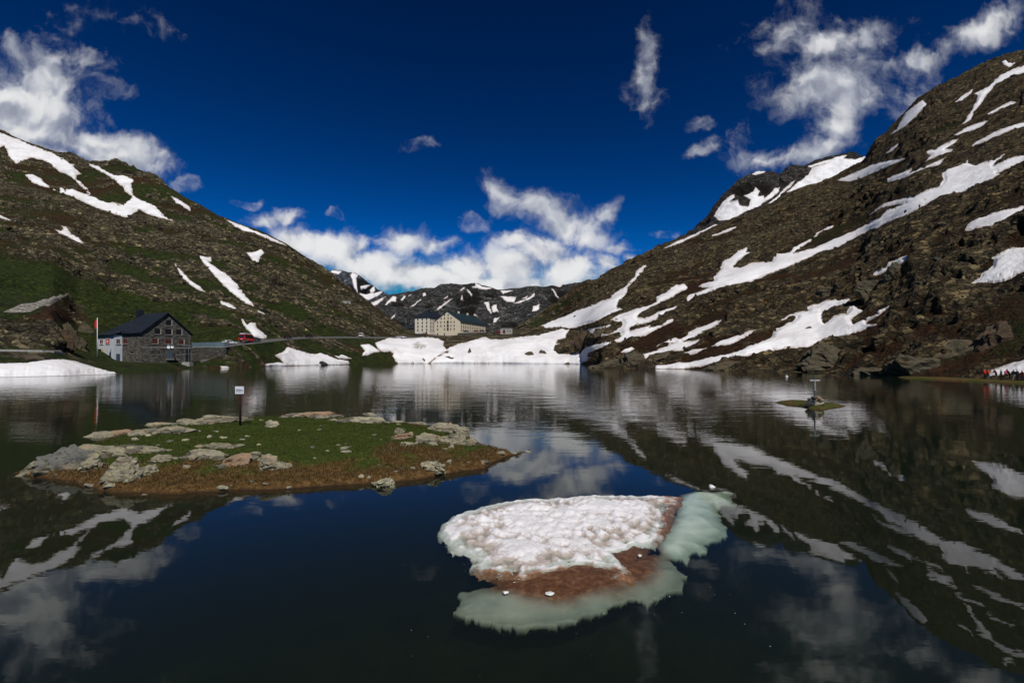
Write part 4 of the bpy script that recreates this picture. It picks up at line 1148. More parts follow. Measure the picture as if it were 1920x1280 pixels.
Z6 = (20, 760, 3.84); Z7 = (500, 760, 3.84)
IR = [  # zoom frame, centre, width, height, material, tilt, label
    (Z6, 620, 205, 170, 62, 's', .05, 'lichen covered rock at the left end of the back row'), (Z6, 760, 188, 150, 52, 'p', .0, 'pinkish rock second in the back row'), (Z6, 900, 192, 130, 48, 's', .1, 'lumpy rock right of the pinkish back row rock'),
    (Z6, 1090, 172, 290, 52, 's', -.05, 'long low rock in the middle of the back row'), (Z6, 1310, 116, 210, 46, 's', .05, 'flat rock left of the sign in the back row'), (Z6, 1520, 88, 270, 58, 's', .03, 'long cracked rock ending at the sign post'),
    (Z6, 1060, 134, 190, 26, 's', 0, 'thin ledge along the back waterline'), (Z6, 640, 328, 500, 95, 's', .04, 'longest flat slab across the left of the island'), (Z6, 320, 435, 330, 150, 'g', .22, 'big smooth grey slab tilted at the left point'),
    (Z6, 100, 470, 120, 85, 's', .1, 'rounded rock at the leftmost tip of the island'), (Z6, 545, 430, 150, 85, 's', -.1, 'knobbly rock right of the big grey slab'), (Z6, 760, 430, 190, 110, 's', .1, 'lichen yellow rock in the left cluster'),
    (Z6, 910, 458, 165, 100, 's', -.2, 'peaked rock at the right of the left cluster'), (Z6, 760, 555, 210, 120, 's', .15, 'dark layered rock reaching the front waterline'), (Z6, 1080, 375, 150, 50, 's', 0, 'flat rock right above the left cluster'),
    (Z6, 1000, 318, 220, 50, 's', 0, 'broken rock strip behind the left cluster'), (Z6, 1480, 285, 260, 44, 's', .02, 'low pale slab in the middle turf'), (Z6, 1370, 352, 250, 62, 's', .08, 'crumbled rock patch in the middle turf'),
    (Z6, 1590, 372, 220, 105, 'p', -.15, 'warm toned slab right of the crumbled patch'), (Z6, 1255, 395, 70, 34, 's', 0, 'small rock left of the crumbled patch'), (Z6, 1835, 425, 160, 120, 's', -.15, 'angular rock alone in the front middle'),
    (Z6, 1790, 490, 60, 50, 'l', .3, 'pale splinter below the angular rock'), (Z6, 1868, 130, 100, 54, 'l', .0, 'pale rock just right of the sign'), (Z6, 1740, 350, 100, 36, 's', 0, 'small flat rock beside the warm toned slab'),
    (Z6, 1355, 180, 24, 12, 'l', 0, 'pebble nearest the middle back row'), (Z6, 1420, 220, 40, 22, 'l', 0, 'small pale stone in the green turf left of sign'), (Z6, 1525, 225, 56, 24, 'l', 0, 'flat pale stone in the turf below the sign'),
    (Z6, 1705, 217, 40, 14, 'l', 0, 'small stone right below the sign'), (Z6, 1665, 240, 50, 14, 'l', 0, 'thin stone below the sign'), (Z6, 1785, 280, 34, 16, 'l', 0, 'round stone above the angular rock'),
    (Z7, 335, 60, 340, 48, 'p', .0, 'long rounded rock on the middle back edge'), (Z7, 115, 78, 66, 20, 's', 0, 'small rock left of the long rounded back rock'), (Z7, 700, 102, 270, 46, 'l', 0, 'pale rock strip on the right back edge'), (Z7, 485, 98, 78, 22, 'l', 0, 'small pale rock left of the right back strip'),
    (Z7, 745, 66, 100, 24, 'l', 0, 'pale rock on the skyline of the back edge'), (Z7, 930, 112, 130, 20, 's', 0, 'thin rock right of the pale back strip'), (Z7, 1075, 122, 110, 24, 's', 0, 'flat rock behind the right cluster'), (Z7, 950, 172, 90, 56, 's', -.3, 'leaning rock at the back of the right cluster'),
    (Z7, 960, 216, 130, 56, 'p', .1, 'orange pink rock at the left of the right cluster'), (Z7, 1035, 200, 60, 42, 's', 0, 'small rock beside the orange pink rock'), (Z7, 1270, 152, 210, 78, 's', .1, 'tall lichen rock on top of the right cluster'), (Z7, 1395, 175, 140, 84, 's', .5, 'ribbed rock slanting down the right cluster'),
    (Z7, 1175, 228, 210, 84, 's', .05, 'broad rock in the middle of the right cluster'), (Z7, 1355, 238, 190, 76, 's', .05, 'rounded rock low in the right cluster'), (Z7, 1482, 252, 92, 56, 's', .3, 'green lichen rock at the right end of the cluster'), (Z7, 1015, 270, 92, 38, 'l', 0, 'flat stone below the orange pink rock'),
    (Z7, 1108, 258, 66, 38, 'p', 0, 'warm stone in front of the right cluster'), (Z7, 1192, 272, 78, 24, 'l', 0, 'thin pale stone in front of the right cluster'), (Z7, 1325, 288, 62, 28, 'l', 0, 'pale stone below the right cluster'), (Z7, 1290, 305, 56, 16, 'l', 0, 'sliver of stone furthest below the right cluster'),
    (Z7, 570, 328, 78, 27, 'l', 0, 'flat pale stone alone in the centre turf'), (Z7, 435, 322, 28, 18, 'l', 0, 'white pebble left of the flat centre stone'), (Z7, 235, 173, 30, 12, 'l', 0, 'pebble in the open green turf'), (Z7, 330, 295, 44, 17, 'g', 0, 'grey pebble in the centre left turf'),
    (Z7, 830, 556, 142, 84, 'l', .1, 'rounded lichen boulder standing at the front waterline'), (Z7, 670, 554, 52, 28, 'l', 0, 'pale stone left of the front boulder'), (Z7, 735, 554, 34, 24, 'l', 0, 'little stone touching the front boulder'), (Z7, 1195, 474, 180, 74, 'l', .1, 'pale cracked slab at the front right waterline'),
    (Z7, 1310, 462, 62, 34, 's', 0, 'dark stone right of the pale waterline slab'), (Z7, 1557, 441, 52, 32, 'p', 0, 'pinkish stone on the right waterline'), (Z7, 60, 440, 150, 70, 's', .25, 'slanting rock slab right of the angular rock'), (Z7, 1800, 370, 38, 18, 'd', 0, 'dark stone alone in the water off the right point'),
]
mats = {'s': M['slab'], 'p': M['slab_pink'], 'g': M['slab_grey'], 'l': M['pale_stone'], 'd': M['dark_wet']}
for i, (zf, cx, cy, w, h, mt, tl, lab) in enumerate(IR):
    px = zf[0] + cx / zf[2]; pyb = zf[1] + (cy + h * 0.5) / zf[2]
    wp, hp = w / zf[2], h / zf[2]
    zg = 0.4
    for _ in range(4):
        X, Y, _z = W(px, pyb, zg)
        zg = max(isl_h(X, Y), -0.05)
    mp = Y / F
    dep = min(max(hp * mp * (2.2 if wp > 30 else 1.5), wp * mp * 0.35), wp * mp * 0.95)
    hh = max(hp * mp * 0.85, 0.05)
    big = wp > 22
    o = make_rock('rock', (X, Y + dep * 0.35, max(zg, -0.02) + hh * 0.06), (wp * mp * 1.08, dep, hh * 1.75), 200 + i, mats[mt], random.uniform(-.25, .25), tl, 4 if big else 3,
                  planes=15, rough=0.26 if big else 0.12, layers=0.16 if big else 0.05)
    tag(o, lab, 'rock', 'rocks on the grass island')

# broken rubble bedded in the turf round the outcrops
rr9 = np.random.default_rng(77)
RB = [rock_shape(820 + q_, 2, 9, 0.16, 0.05) for q_ in range(8)]
V9 = []; F9 = []; b9 = 0
for ob in [o_ for o_ in COL.objects if o_.get('group') == 'rocks on the grass island']:
    dx, dy, dz_ = ob.dimensions
    if dx < 0.45:
        continue
    for q_ in range(int(8 + 9 * dx)):
        a_ = rr9.uniform(0, 6.283); rad = rr9.uniform(0.55, 1.05)
        x_, y_ = ob.location.x + math.cos(a_) * dx * 0.5 * rad, ob.location.y + math.sin(a_) * dy * 0.5 * rad
        g_ = isl_h(x_, y_)
        if g_ < -0.08:
            continue
        s_ = min(dx * rr9.uniform(0.04, 0.15), 0.3)
        v_ = RB[q_ % 8][0] * np.array([s_ * rr9.uniform(.8, 1.6), s_, s_ * rr9.uniform(.35, .7)])
        c_, n_ = math.cos(a_), math.sin(a_)
        v_ = np.stack([v_[:, 0] * c_ - v_[:, 1] * n_, v_[:, 0] * n_ + v_[:, 1] * c_, v_[:, 2]], -1)
        V9.append(v_ + np.array([x_, y_, g_ + s_ * .12])); F9.append(RB[q_ % 8][1] + b9); b9 += len(v_)
o = mesh_np('rock_rubble', np.concatenate(V9), np.concatenate(F9), [M['slab']], False)
tag(o, 'broken grey rubble bedded in turf round the island rocks', 'rubble', kind='stuff')

# small crumbs of rock along the turf edge and around the outcrops
r5 = np.random.default_rng(21)
bs5 = [rock_shape(700 + q, 2, 8, 0.12, 0.03) for q in range(6)]
V = []; Fc = []; b = 0
sel = np.where((IS > -0.15) & (IS < 6))[0]
cl = fbm(IX / 1.5, IY / 1.5, IX * 0 + 9, 3)
for q in range(420):
    i = sel[r5.integers(0, len(sel))]
    if IS[i] > 0.25 and cl[i] < 0.22:
        continue
    s = r5.lognormal(-2.6, 0.5)
    v = bs5[q % 6][0] * np.array([s * 1.4, s, s * 0.7])
    V.append(v + np.array([IX[i], IY[i], max(IV[i, 2], -0.02)])); Fc.append(bs5[q % 6][1] + b); b += len(v)
o = mesh_np('pebbles', np.concatenate(V), np.concatenate(Fc), [M['pale_stone']], False)
tag(o, 'small pale pebbles along the turf edge of the island', 'pebbles', kind='stuff')

# ------------------------------------------------------------------ sign on the island
wood = simple('sign_post_wood', (0.020, 0.014, 0.010), 0.8, 0.2, vary=0.35, scale=8)
white = simple('sign_white', (0.72, 0.74, 0.76), 0.45, 0.4, vary=0.06, scale=5)
inkm = simple('sign_ink', (0.03, 0.05, 0.12), 0.6, 0.3, vary=0.1)
zg = 0.5
for _ in range(4):
    sx, sy, _z = W(450.5, 797, zg)
    zg = isl_h(sx, sy)
sg = tag(empty('notice_sign', (sx, sy, zg)), 'white notice board on a dark post standing on the island', 'sign')
k = sy / F
MB().tube((0, 0, -.2), (0, 0, 64 * k), 0.055, 0.05, 10).build('post', wood, sg, True)
MB().box(-8.2 * k, 8.2 * k, -.075, -.053, 59 * k, 73 * k).build('board', white, sg, bevel=.004)
# the lettering cannot be read at this size in the photograph: two lines of short dark strokes
for row, zc in ((0, 66.6), (1, 63.6)):
    mb = MB(); x = -6.2
    r6 = random.Random(4 + row)
    while x < 6.0:
        w6 = r6.uniform(.5, 1.0)
        mb.box(x * k, (x + w6) * k, -.078, -.0755, (zc - 1.0) * k, (zc + 1.0 - r6.choice([0, .4])) * k)
        x += w6 + (r6.uniform(.22, .34) if r6.random() < .85 else .9)
    mb.build('lettering', inkm, sg)

# ------------------------------------------------------------------ ice floe
ZG = (780, 880, 3.0)
TOP = zp(ZG, [(140, 320), (170, 280), (230, 240), (300, 215), (390, 190), (500, 165), (620, 150), (700, 152), (820, 150), (900, 140), (1000, 132), (1100, 133), (1250, 134), (1400, 136), (1485, 142), (1490, 175), (1440, 210), (1420, 260), (1415, 310), (1385, 350), (1340, 390), (1200, 415), (1110, 450), (1170, 520), (1232, 590), (1222, 615), (1150, 600), (1100, 575), (1130, 550), (1050, 522), (950, 505), (850, 522), (800, 547), (720, 562), (640, 587), (590, 602), (520, 582), (450, 567), (350, 557), (328, 527), (350, 497), (330, 467), (270, 442), (213, 432), (198, 392), (148, 352)])
BROWN = zp(ZG, [(330, 470), (350, 560), (380, 600), (420, 645), (500, 668), (620, 690), (760, 720), (880, 705), (1000, 670), (1120, 650), (1240, 620), (1320, 550), (1345, 470), (1370, 380), (1440, 300), (1450, 200), (1530, 128), (1470, 140), (1200, 300), (900, 400)])
SHELF1 = zp(ZG, [(205, 790), (222, 740), (240, 688), (330, 672), (430, 660), (480, 600), (700, 560), (1100, 520), (1340, 470), (1440, 518), (1470, 560), (1535, 596), (1500, 640), (1500, 672), (1420, 712), (1300, 762), (1210, 738), (1150, 770), (1100, 792), (1085, 822), (1000, 818), (950, 812), (900, 852), (860, 850), (800, 882), (700, 868), (630, 897), (560, 888), (480, 882), (350, 852), (250, 822)])
SHELF2 = zp(ZG, [(1455, 170), (1480, 138), (1560, 118), (1640, 122), (1700, 112), (1800, 128), (1770, 160), (1820, 190), (1740, 205), (1700, 232), (1740, 270), (1715, 292), (1790, 362), (1700, 386), (1640, 420), (1662, 472), (1600, 470), (1556, 458), (1552, 534), (1500, 520), (1470, 505), (1420, 490), (1380, 500), (1330, 440), (1380, 350), (1430, 280)])
r7 = [W(x, y, 0.05)[:2] for x, y in TOP]
b7 = [W(x, y, -0.06)[:2] for x, y in BROWN]
s71 = [W(x, y, -0.13)[:2] for x, y in SHELF1]
s72 = [W(x, y, -0.11)[:2] for x, y in SHELF2]


def mat_floe():
    m, k = new_mat('floe_snow')
    P = geo_pos(k)
    e = k.n('ShaderNodeAttribute', attribute_name='edge').outputs['Fac']
    cup = k.n('ShaderNodeAttribute', attribute_name='cup').outputs['Fac']
    n = k.noise(P, 3.2, 8.0, 0.65)
    n2 = k.noise(P, 14.0, 6.0, 0.7)
    c = k.mix(k.sstep(n2, 0.35, 0.7), (0.80, 0.785, 0.78), (0.70, 0.67, 0.66))
    c = k.mix(k.sstep(k.math('ADD', cup, k.math('MULTIPLY', k.math('SUBTRACT', n2, 0.5), 1.2)), 0.40, 1.0, 0, 0.8), c, (0.36, 0.28, 0.22))
    f = k.sstep(k.math('ADD', e, k.math('MULTIPLY', k.math('SUBTRACT', n, 0.5), 1.6)), 0.5, 1.0)
    c = k.mix(f, c, k.ramp(n2, [(0.3, (0.13, 0.050, 0.020)), (0.6, (0.33, 0.165, 0.085)), (0.8, (0.52, 0.34, 0.24))]))
    finish(k, c, 0.6, n2, 0.5, 0.03, 0.3, **{'Subsurface Weight': 0.0})
    return m


def mat_ice(name, stops, mud):
    m, k = new_mat(name)
    P = geo_pos(k)
    n = k.noise(P, 1.1, 7.0, 0.6)
    n2 = k.noise(P, 9.0, 6.0, 0.7)
    d = k.n('ShaderNodeAttribute', attribute_name='mud').outputs['Fac']
    c = k.ramp(n, stops)
    f = k.sstep(k.math('ADD', d, k.math('MULTIPLY', k.math('SUBTRACT', n, 0.5), 1.2)), 0.35, 0.9)
    c = k.mix(f, c, k.ramp(n2, [(0.3, tuple(v * .5 for v in mud)), (0.6, mud), (0.8, tuple(v * 1.5 for v in mud))]))
    finish(k, c, 0.5, n2, 0.3, 0.04, 0.3)
    return m


floe = tag(empty('ice_floe', (0.6, 10.5, 0)), 'melting snow covered ice floe with brown rim in front water', 'ice floe')


def floe_part(name, outline, cell, zf, margin, mat, attrs):
    V, f, s, X, Y = patch(outline, cell, zf, margin)
    o = mesh_np(name, V - np.array([0.6, 10.5, 0]), f, [mat], True, floe)
    for a, fn in attrs.items():
        attr(o, a, fn(X, Y, s, V[:, 2]))
    return o


def top_z(X, Y, s):
    e = s + 0.16 * fbm(X / 0.35, Y / 0.35, X * 0, 4, 0.6)
    cups = 1 - np.abs(pnoise(X / 0.30, Y / 0.42, X * 0 + 4)) * 2
    z = -0.05 + 0.07 * ss(e, -0.06, 0.12) + 0.075 * ss(e, 0.05, 0.9) + ss(e, 0, .2) * ((0.06 * fbm(X / 0.17, Y / 0.26, X * 0, 4, 0.6) - 0.045 * cups) * (0.35 + 1.1 * ss(fbm(X / 0.9, Y / 0.9, X * 0 + 13, 2), -0.5, 0.5)) - 0.03 * np.abs(pnoise(X / 0.7, Y / 0.8, X * 0 + 2)) + 0.07 * fbm(X / 1.3, Y / 1.3, X * 0 + 6, 2))
    return np.where(e < -0.06, np.maximum(-0.4, -0.05 + (e + 0.06) * 1.6), z)


def front_edge(X, Y, s, z):
    ay = YH + F * (H - 0.15) / Y; ax = X / Y * F + 960
    fr = np.clip(ss(ay, 1025, 1070) + ss(ax, 1190, 1260) * 0.9, 0, 1)
    return np.clip(1 - s / (0.10 + 1.0 * fr), 0, 1) * (0.5 + 0.6 * fr)


floe_part('snow_crust', r7, 0.028, top_z, 0.11, mat_floe(), {
    'edge': front_edge, 'cup': lambda X, Y, s, z: np.clip((0.10 - z) / 0.09, 0, 1) * ss(s, 0.05, 0.4)})


def under_mat():
    m, k = new_mat('submerged_ice')
    P = geo_pos(k)
    n = k.noise(P, 1.3, 8.0, 0.62)
    n2 = k.noise(P, 8.0, 7.0, 0.72)
    mud = k.n('ShaderNodeAttribute', attribute_name='mud').outputs['Fac']
    gr = k.n('ShaderNodeAttribute', attribute_name='clean').outputs['Fac']
    a = k.ramp(n, [(0.3, (0.20, 0.21, 0.18)), (0.5, (0.33, 0.33, 0.28)), (0.7, (0.46, 0.44, 0.37))])
    b = k.ramp(n, [(0.3, (0.60, 0.68, 0.63)), (0.55, (0.74, 0.80, 0.76)), (0.75, (0.84, 0.88, 0.84))])
    c = k.mix(gr, a, b)
    br = k.ramp(n2, [(0.3, (0.09, 0.032, 0.012)), (0.52, (0.21, 0.080, 0.030)), (0.66, (0.36, 0.17, 0.085)), (0.8, (0.5, 0.32, 0.22))])
    f = k.sstep(k.math('ADD', mud, k.math('MULTIPLY', k.math('SUBTRACT', n, 0.5), 1.0)), 0.15, 0.95)
    c = k.mix(f, c, br)
    finish(k, c, 0.55, n2, 0.35, 0.05, 0.3)
    return m


def under_sd(X, Y):
    a = poly_sd(X, Y, s71); b = poly_sd(X, Y, s72); c = poly_sd(X, Y, b7); d = poly_sd(X, Y, r7)
    return a, b, c, d


def under_z(X, Y, s_):
    a, b, c, d = under_sd(X, Y)
    u = np.maximum(np.maximum(a, b), np.maximum(c - 0.05, d - 0.15)) - 0.04
    e = u + 0.22 * fbm(X / 0.5, Y / 0.5, X * 0 + 3, 5, 0.62)
    near = ss(np.maximum(c, d), -0.9, 0.25)
    top = -0.082 + 0.045 * near + 0.03 * ss(b, -.1, .5) - 0.055 * (1 - ss(e, 0, 0.4)) + 0.05 * fbm(X / .5, Y / .5, X * 0, 4) * (1 - 0.7 * near)
    return np.where(e > 0, np.minimum(top, -0.03), np.maximum(-0.137 + e * 2.3, -1.3))


hull = [W(x, y, -.13)[:2] for x, y in ((830, 970), (1000, 915), (1300, 905), (1420, 915), (1400, 1060), (1350, 1130), (1270, 1190), (1000, 1240), (800, 1210), (790, 1090), (810, 1020))]
def under_e(X, Y):
    a, b, c, d = under_sd(X, Y)
    u = np.maximum(np.maximum(a, b), np.maximum(c - 0.05, d - 0.15)) - 0.04
    return u + 0.22 * fbm(X / 0.5, Y / 0.5, X * 0 + 3, 5, 0.62)


UV, UF, US, UX, UY = patch(hull, 0.04, under_z, 0.3)
ue = under_e(UX, UY)
UF = UF[(ue[UF] > -0.015).all(1)]
used, inv = np.unique(UF.ravel(), return_inverse=True)
sub_o = mesh_np('submerged_ice', UV[used] - np.array([0.6, 10.5, 0]), inv.reshape(-1, 4), [under_mat()], True, floe)
attr(sub_o, 'mud', np.clip(ss(poly_sd(UX[used], UY[used], b7), -0.75, 0.25) - 0.5 * ss(poly_sd(UX[used], UY[used], s72), -.1, .5), 0, 1))
attr(sub_o, 'clean', 0.25 + 0.75 * ss(poly_sd(UX[used], UY[used], s72), -0.5, 0.35))
so_m = sub_o.modifiers.new('thickness', 'SOLIDIFY')
so_m.thickness = 0.16
so_m.offset = -1.0
icew = simple('ice_chunk', (0.62, 0.64, 0.62), 0.4, 0.4, vary=0.12, scale=9)
p = W(1334, 913)
tag(make_rock('ice_chunk', (p[0], p[1], 0.02), (.24, .2, .12), 301, icew, smooth=True), 'small white ice chunk floating beyond the green tongue', 'ice')
for q, (x, y, w, lab) in enumerate(((948, 1111, .12, 'tiny ice bit floating left over the sunken ledge'), (1031, 1113, .16, 'ice bit floating over the middle of the sunken ledge'), (1200, 1042, .10, 'ice bit on the brown slush'))):
    p = W(x, y)
    tag(make_rock('ice_chunk', (p[0], p[1], 0.008), (w, w * .7, .05), 310 + q, icew, smooth=True), lab, 'ice', 'floating ice bits')
# slush crumbs drifting along the left side of the floe, too fine to count
r8 = np.random.default_rng(31)
V = []; Fc = []; b = 0
vb, fb_ = ico(1)
for q in range(150):
    t = r8.random()
    a = TOP[int(t * 12) - 14] if r8.random() < .7 else (r8.uniform(700, 1500), r8.uniform(960, 1260))
    x, y = a[0] + r8.normal(0, 9) - (10 if a in TOP else 0), a[1] + r8.normal(0, 6)
    p = W(x, y)
    s = r8.lognormal(-5.3, .5) * (1.0 if a in TOP else .6)
    V.append(vb * np.array([s * 1.6, s, s * .35]) + np.array([p[0], p[1], 0.002])); Fc.append(fb_ + b); b += len(vb)
o = mesh_np('slush_crumbs', np.concatenate(V), np.concatenate(Fc), [icew], True)
tag(o, 'tiny slush crumbs drifting on the water round the ice floe', 'slush', kind='stuff')

# ------------------------------------------------------------------ islet with the cross
ISO = [(1450, 753), (1480, 750), (1505, 752), (1530, 753), (1560, 756), (1590, 760.5), (1565, 764), (1542, 768), (1515, 765), (1490, 758.5), (1465, 756)]
iso = [W(x, y, 0.05)[:2] for x, y in ISO]
V, f, s, X, Y = patch(iso, 0.08, lambda X, Y, s: np.where(s > 0, 0.16 * ss(s, 0, .5) + 0.08 * ss(s, .3, 1.2) + .05 * fbm(X / .5, Y / .5, X * 0, 3), np.maximum(s * .8, -1.5)), 1.2)
islet = mesh_np('turf_islet', V, f, [bpy.data.materials['island_turf']])
attr(islet, 'dry', np.clip(0.5 + 0.3 * fbm(X, Y, X * 0, 3), 0, 1)); attr(islet, 'wet', np.clip(1 - (V[:, 2] + .02) / .08, 0, 1))
tag(islet, 'tiny mossy islet carrying the cross at right', 'island')
cxp = W(1527.5, 760, 0.2)
kk = cxp[1] / F
crm = simple('cross_stone', (0.42, 0.42, 0.42), 0.7, 0.3, vary=0.3, scale=9)
cr = tag(empty('cross', (cxp[0], cxp[1], 0.15)), 'slender grey metal cross rising from a cairn on the islet', 'cross')
MB().box(-.045, .045, -.045, .045, 0.2, 58 * kk).build('upright', simple('cross_dark_metal', (0.10, 0.11, 0.12), 0.5, 0.4, 0.4, vary=0.3, scale=6), cr, bevel=.008)
MB().box(-9.5 * kk, 9.5 * kk, -.056, .056, 47.2 * kk, 49.4 * kk).build('crossbar', crm, cr, bevel=.008)
for q in range(7):
    MB().box(-.058, .058, -.058, .058, (30 + q * 2.4) * kk, (31.2 + q * 2.4) * kk).build('collar', crm, cr)
cairn = [(-14, 4, 12, 8, 'd'), (-8, 11, 10, 8, 'd'), (4, 4, 14, 9, 's'), (12, 5, 14, 8, 's'), (4, 12, 11, 7, 'p'), (13, 11, 10, 6, 'p'), (8, 16, 9, 5, 'p'), (-5, 4, 9, 9, 'd'), (9, -2, 13, 5, 's'), (-4, 16, 7, 5, 'd')]
cl_ = ['dark stone low at the left of the cairn', 'dark stone left of the cross foot', 'grey stone in the middle of the cairn', 'grey stone at the right of the cairn', 'reddish stone leaning on the cross', 'reddish stone at right shoulder of the cairn',
       'topmost reddish stone of the cairn', 'dark stone under the cross', 'flat pale stone at the front of the cairn', 'topmost dark stone of the cairn']
for q, ((dx, dz, w, h, mt), lab) in enumerate(zip(cairn, cl_)):
    o = make_rock('cairn_stone', (cxp[0] + dx * kk, cxp[1] + random.uniform(-.2, .25) + .1, 0.12 + dz * kk), (w * kk * 1.2, .5, h * kk * 1.3), 400 + q, mats[mt], random.uniform(-1, 1), random.uniform(-.4, .4), 2)
    tag(o, lab, 'stone', 'stones of the cairn')
bp = W(1475, 706)
by_ = tag(empty('buoy', (bp[0], bp[1], 0)), 'small pale buoy floating near the right shore', 'buoy')
MB().tube((0, 0, -.1), (0, 0, .22), .3, .22, 12).build('float', white, by_, True)
MB().tube((0, 0, .2), (0, 0, .55), .04, .03, 8).build('stem', white, by_, True)

# ------------------------------------------------------------------ buildings
def plaster(name, c, stain):
    m, k = new_mat(name)
    P = geo_pos(k)
    n = k.noise(k.n('ShaderNodeMapping', {'Vector': P, 'Scale': (1, 1, 0.35)}).outputs[0], 0.8, 7.0, 0.65)
    col = k.mix(k.sstep(n, 0.45, 0.75, 0, 0.6), c, stain)
    finish(k, col, 0.85, n, 0.15, 0.05, 0.2)
    return m


def masonry(name, c):
    m, k = new_mat(name)
    P = geo_pos(k)
    mp = k.n('ShaderNodeMapping', {'Vector': P, 'Scale': (1.0, 1.0, 2.0)}).outputs[0]
    v = k.n('ShaderNodeTexVoronoi', {'Vector': mp, 'Scale': 1.3}, feature='F1')
    e = k.n('ShaderNodeTexVoronoi', {'Vector': mp, 'Scale': 1.3}, feature='DISTANCE_TO_EDGE')
    n = k.noise(P, 3.0, 6.0, 0.65)
    sepc = k.n('ShaderNodeSeparateColor', {0: v.outputs['Color']})
    col = k.ramp(sepc.outputs[0], [(0.0, tuple(x * .45 for x in c)), (0.5, c), (1.0, tuple(x * 1.7 for x in c))])
    col = k.mix(k.sstep(n, .5, .8, 0, .4), col, (c[0] * 1.2, c[1] * .9, c[2] * .7))
    col = k.mix(k.sstep(e.outputs['Distance'], 0.0, 0.06, 0.8, 0.0), col, tuple(x * .3 for x in c))
    finish(k, col, 0.9, k.sstep(e.outputs['Distance'], 0.0, 0.12), 0.8, 0.12, 0.2)
    return m


MAT = {
    'cream': plaster('cream_plaster', (0.76, 0.65, 0.47), (0.64, 0.54, 0.39)), 'pale': plaster('pale_plaster', (0.80, 0.72, 0.58), (0.66, 0.58, 0.45)),
    'white_wall': plaster('white_render', (0.55, 0.58, 0.62), (0.45, 0.47, 0.50)), 'ochre': plaster('ochre_stain', (0.50, 0.38, 0.12), (0.35, 0.26, 0.08)),
    'slate': simple('slate_roof', (0.012, 0.016, 0.022), 0.55, 0.3, vary=0.35, scale=0.8, bump=0.3), 'green_roof': simple('green_slate_roof', (0.012, 0.026, 0.026), 0.5, 0.35, vary=0.35, scale=0.6, bump=0.3),
    'masonry': masonry('rubble_masonry', (0.115, 0.105, 0.09)), 'wallstone': masonry('retaining_masonry', (0.085, 0.08, 0.07)),
    'glass': simple('window_dark_glass', (0.012, 0.014, 0.018), 0.12, 0.6, vary=0.2), 'frame': simple('window_frame', (0.12, 0.10, 0.08), 0.6, 0.3), 'red': simple('red_shutter', (0.085, 0.010, 0.009), 0.6, 0.3, vary=0.3),
    'sill': simple('stone_sill', (0.42, 0.38, 0.33), 0.8, 0.2), 'bluedoor': simple('blue_grey_door', (0.06, 0.09, 0.12), 0.5, 0.3), 'concrete': simple('concrete', (0.36, 0.34, 0.30), 0.9, 0.2, vary=0.25, scale=2, bump=0.2),
    'steel': simple('grey_steel', (0.30, 0.32, 0.34), 0.4, 0.5, 0.6), 'paint': simple('white_paint', (0.75, 0.75, 0.74), 0.4, 0.4, vary=0.06), 'flagred': simple('flag_red', (0.55, 0.02, 0.02), 0.7, 0.2),
    'asphalt': simple('asphalt', (0.10, 0.098, 0.092), 0.9, 0.2, vary=0.2, scale=0.8, bump=0.2), 'black': simple('black_trim', (0.01, 0.01, 0.011), 0.5, 0.4), 'rubber': simple('tyre_rubber', (0.012, 0.012, 0.012), 0.8, 0.2),
    'pane': simple('bluish_panel', (0.13, 0.19, 0.22), 0.25, 0.5, vary=0.15), 'carglass': simple('car_glass', (0.010, 0.012, 0.014), 0.06, 0.7), 'lampred': simple('tail_lamp', (0.5, 0.02, 0.01), 0.2, 0.6), 'lampwhite': simple('head_lamp', (0.8, 0.8, 0.78), 0.15, 0.6),
    'brownwood': simple('brown_door', (0.10, 0.035, 0.018), 0.7, 0.3),
}


def window(parent, face, a, z, w, h, glass='glass', frame='frame', sill=True, reveal=0.0):
    """face = (axis, plane, sign): window in the wall plane, a along the wall, z its centre height"""
    ax, pl, sg = face

    def bx(mb, a0, a1, d0, d1, z0, z1):
        d0, d1 = sorted((pl + sg * d0, pl + sg * d1))
        if ax == 'x':
            mb.box(d0, d1, a0, a1, z0, z1)
        else:
            mb.box(a0, a1, d0, d1, z0, z1)
        return mb
    t = max(0.06, w * .07)
    mb = MB()
    bx(mb, a - w / 2, a - w / 2 + t, 0, .06, z - h / 2, z + h / 2); bx(mb, a + w / 2 - t, a + w / 2, 0, .06, z - h / 2, z + h / 2)
    bx(mb, a - w / 2 + t, a + w / 2 - t, 0, .055, z + h / 2 - t, z + h / 2); bx(mb, a - w / 2 + t, a + w / 2 - t, 0, .055, z - h / 2, z - h / 2 + t)
    bx(mb, a - t * .4, a + t * .4, 0, .05, z - h / 2 + t, z + h / 2 - t)
    f = mb.build('window', MAT[frame], parent)
    bx(MB(), a - w / 2 + t, a + w / 2 - t, 0.005, .03, z - h / 2 + t, z + h / 2 - t).build('pane', MAT[glass], f)
    if sill:
        bx(MB(), a - w / 2 - .1, a + w / 2 + .1, 0, .22, z - h / 2 - .16, z - h / 2 - .005).build('sill', MAT['sill'], f)
    return f


def roof_solid(name, pts, faces, th, mat, parent):
    """thick roof from top corner points"""
    n = len(pts)
    V = list(pts) + [(x, y, z - th) for x, y, z in pts]
    fs = [list(q) for q in faces] + [[i + n for i in reversed(q)] for q in faces]
    ed = {}
    for q in faces:
        for i in range(len(q)):
            e = (q[i], q[(i + 1) % len(q)])
            ed[e] = ed.get(e, 0) + 1
    for (a, b_) in ed:
        if (b_, a) not in ed:
            fs.append([a, b_, b_ + n, a + n])
    return MB().add(V, fs).build(name, mat, parent)


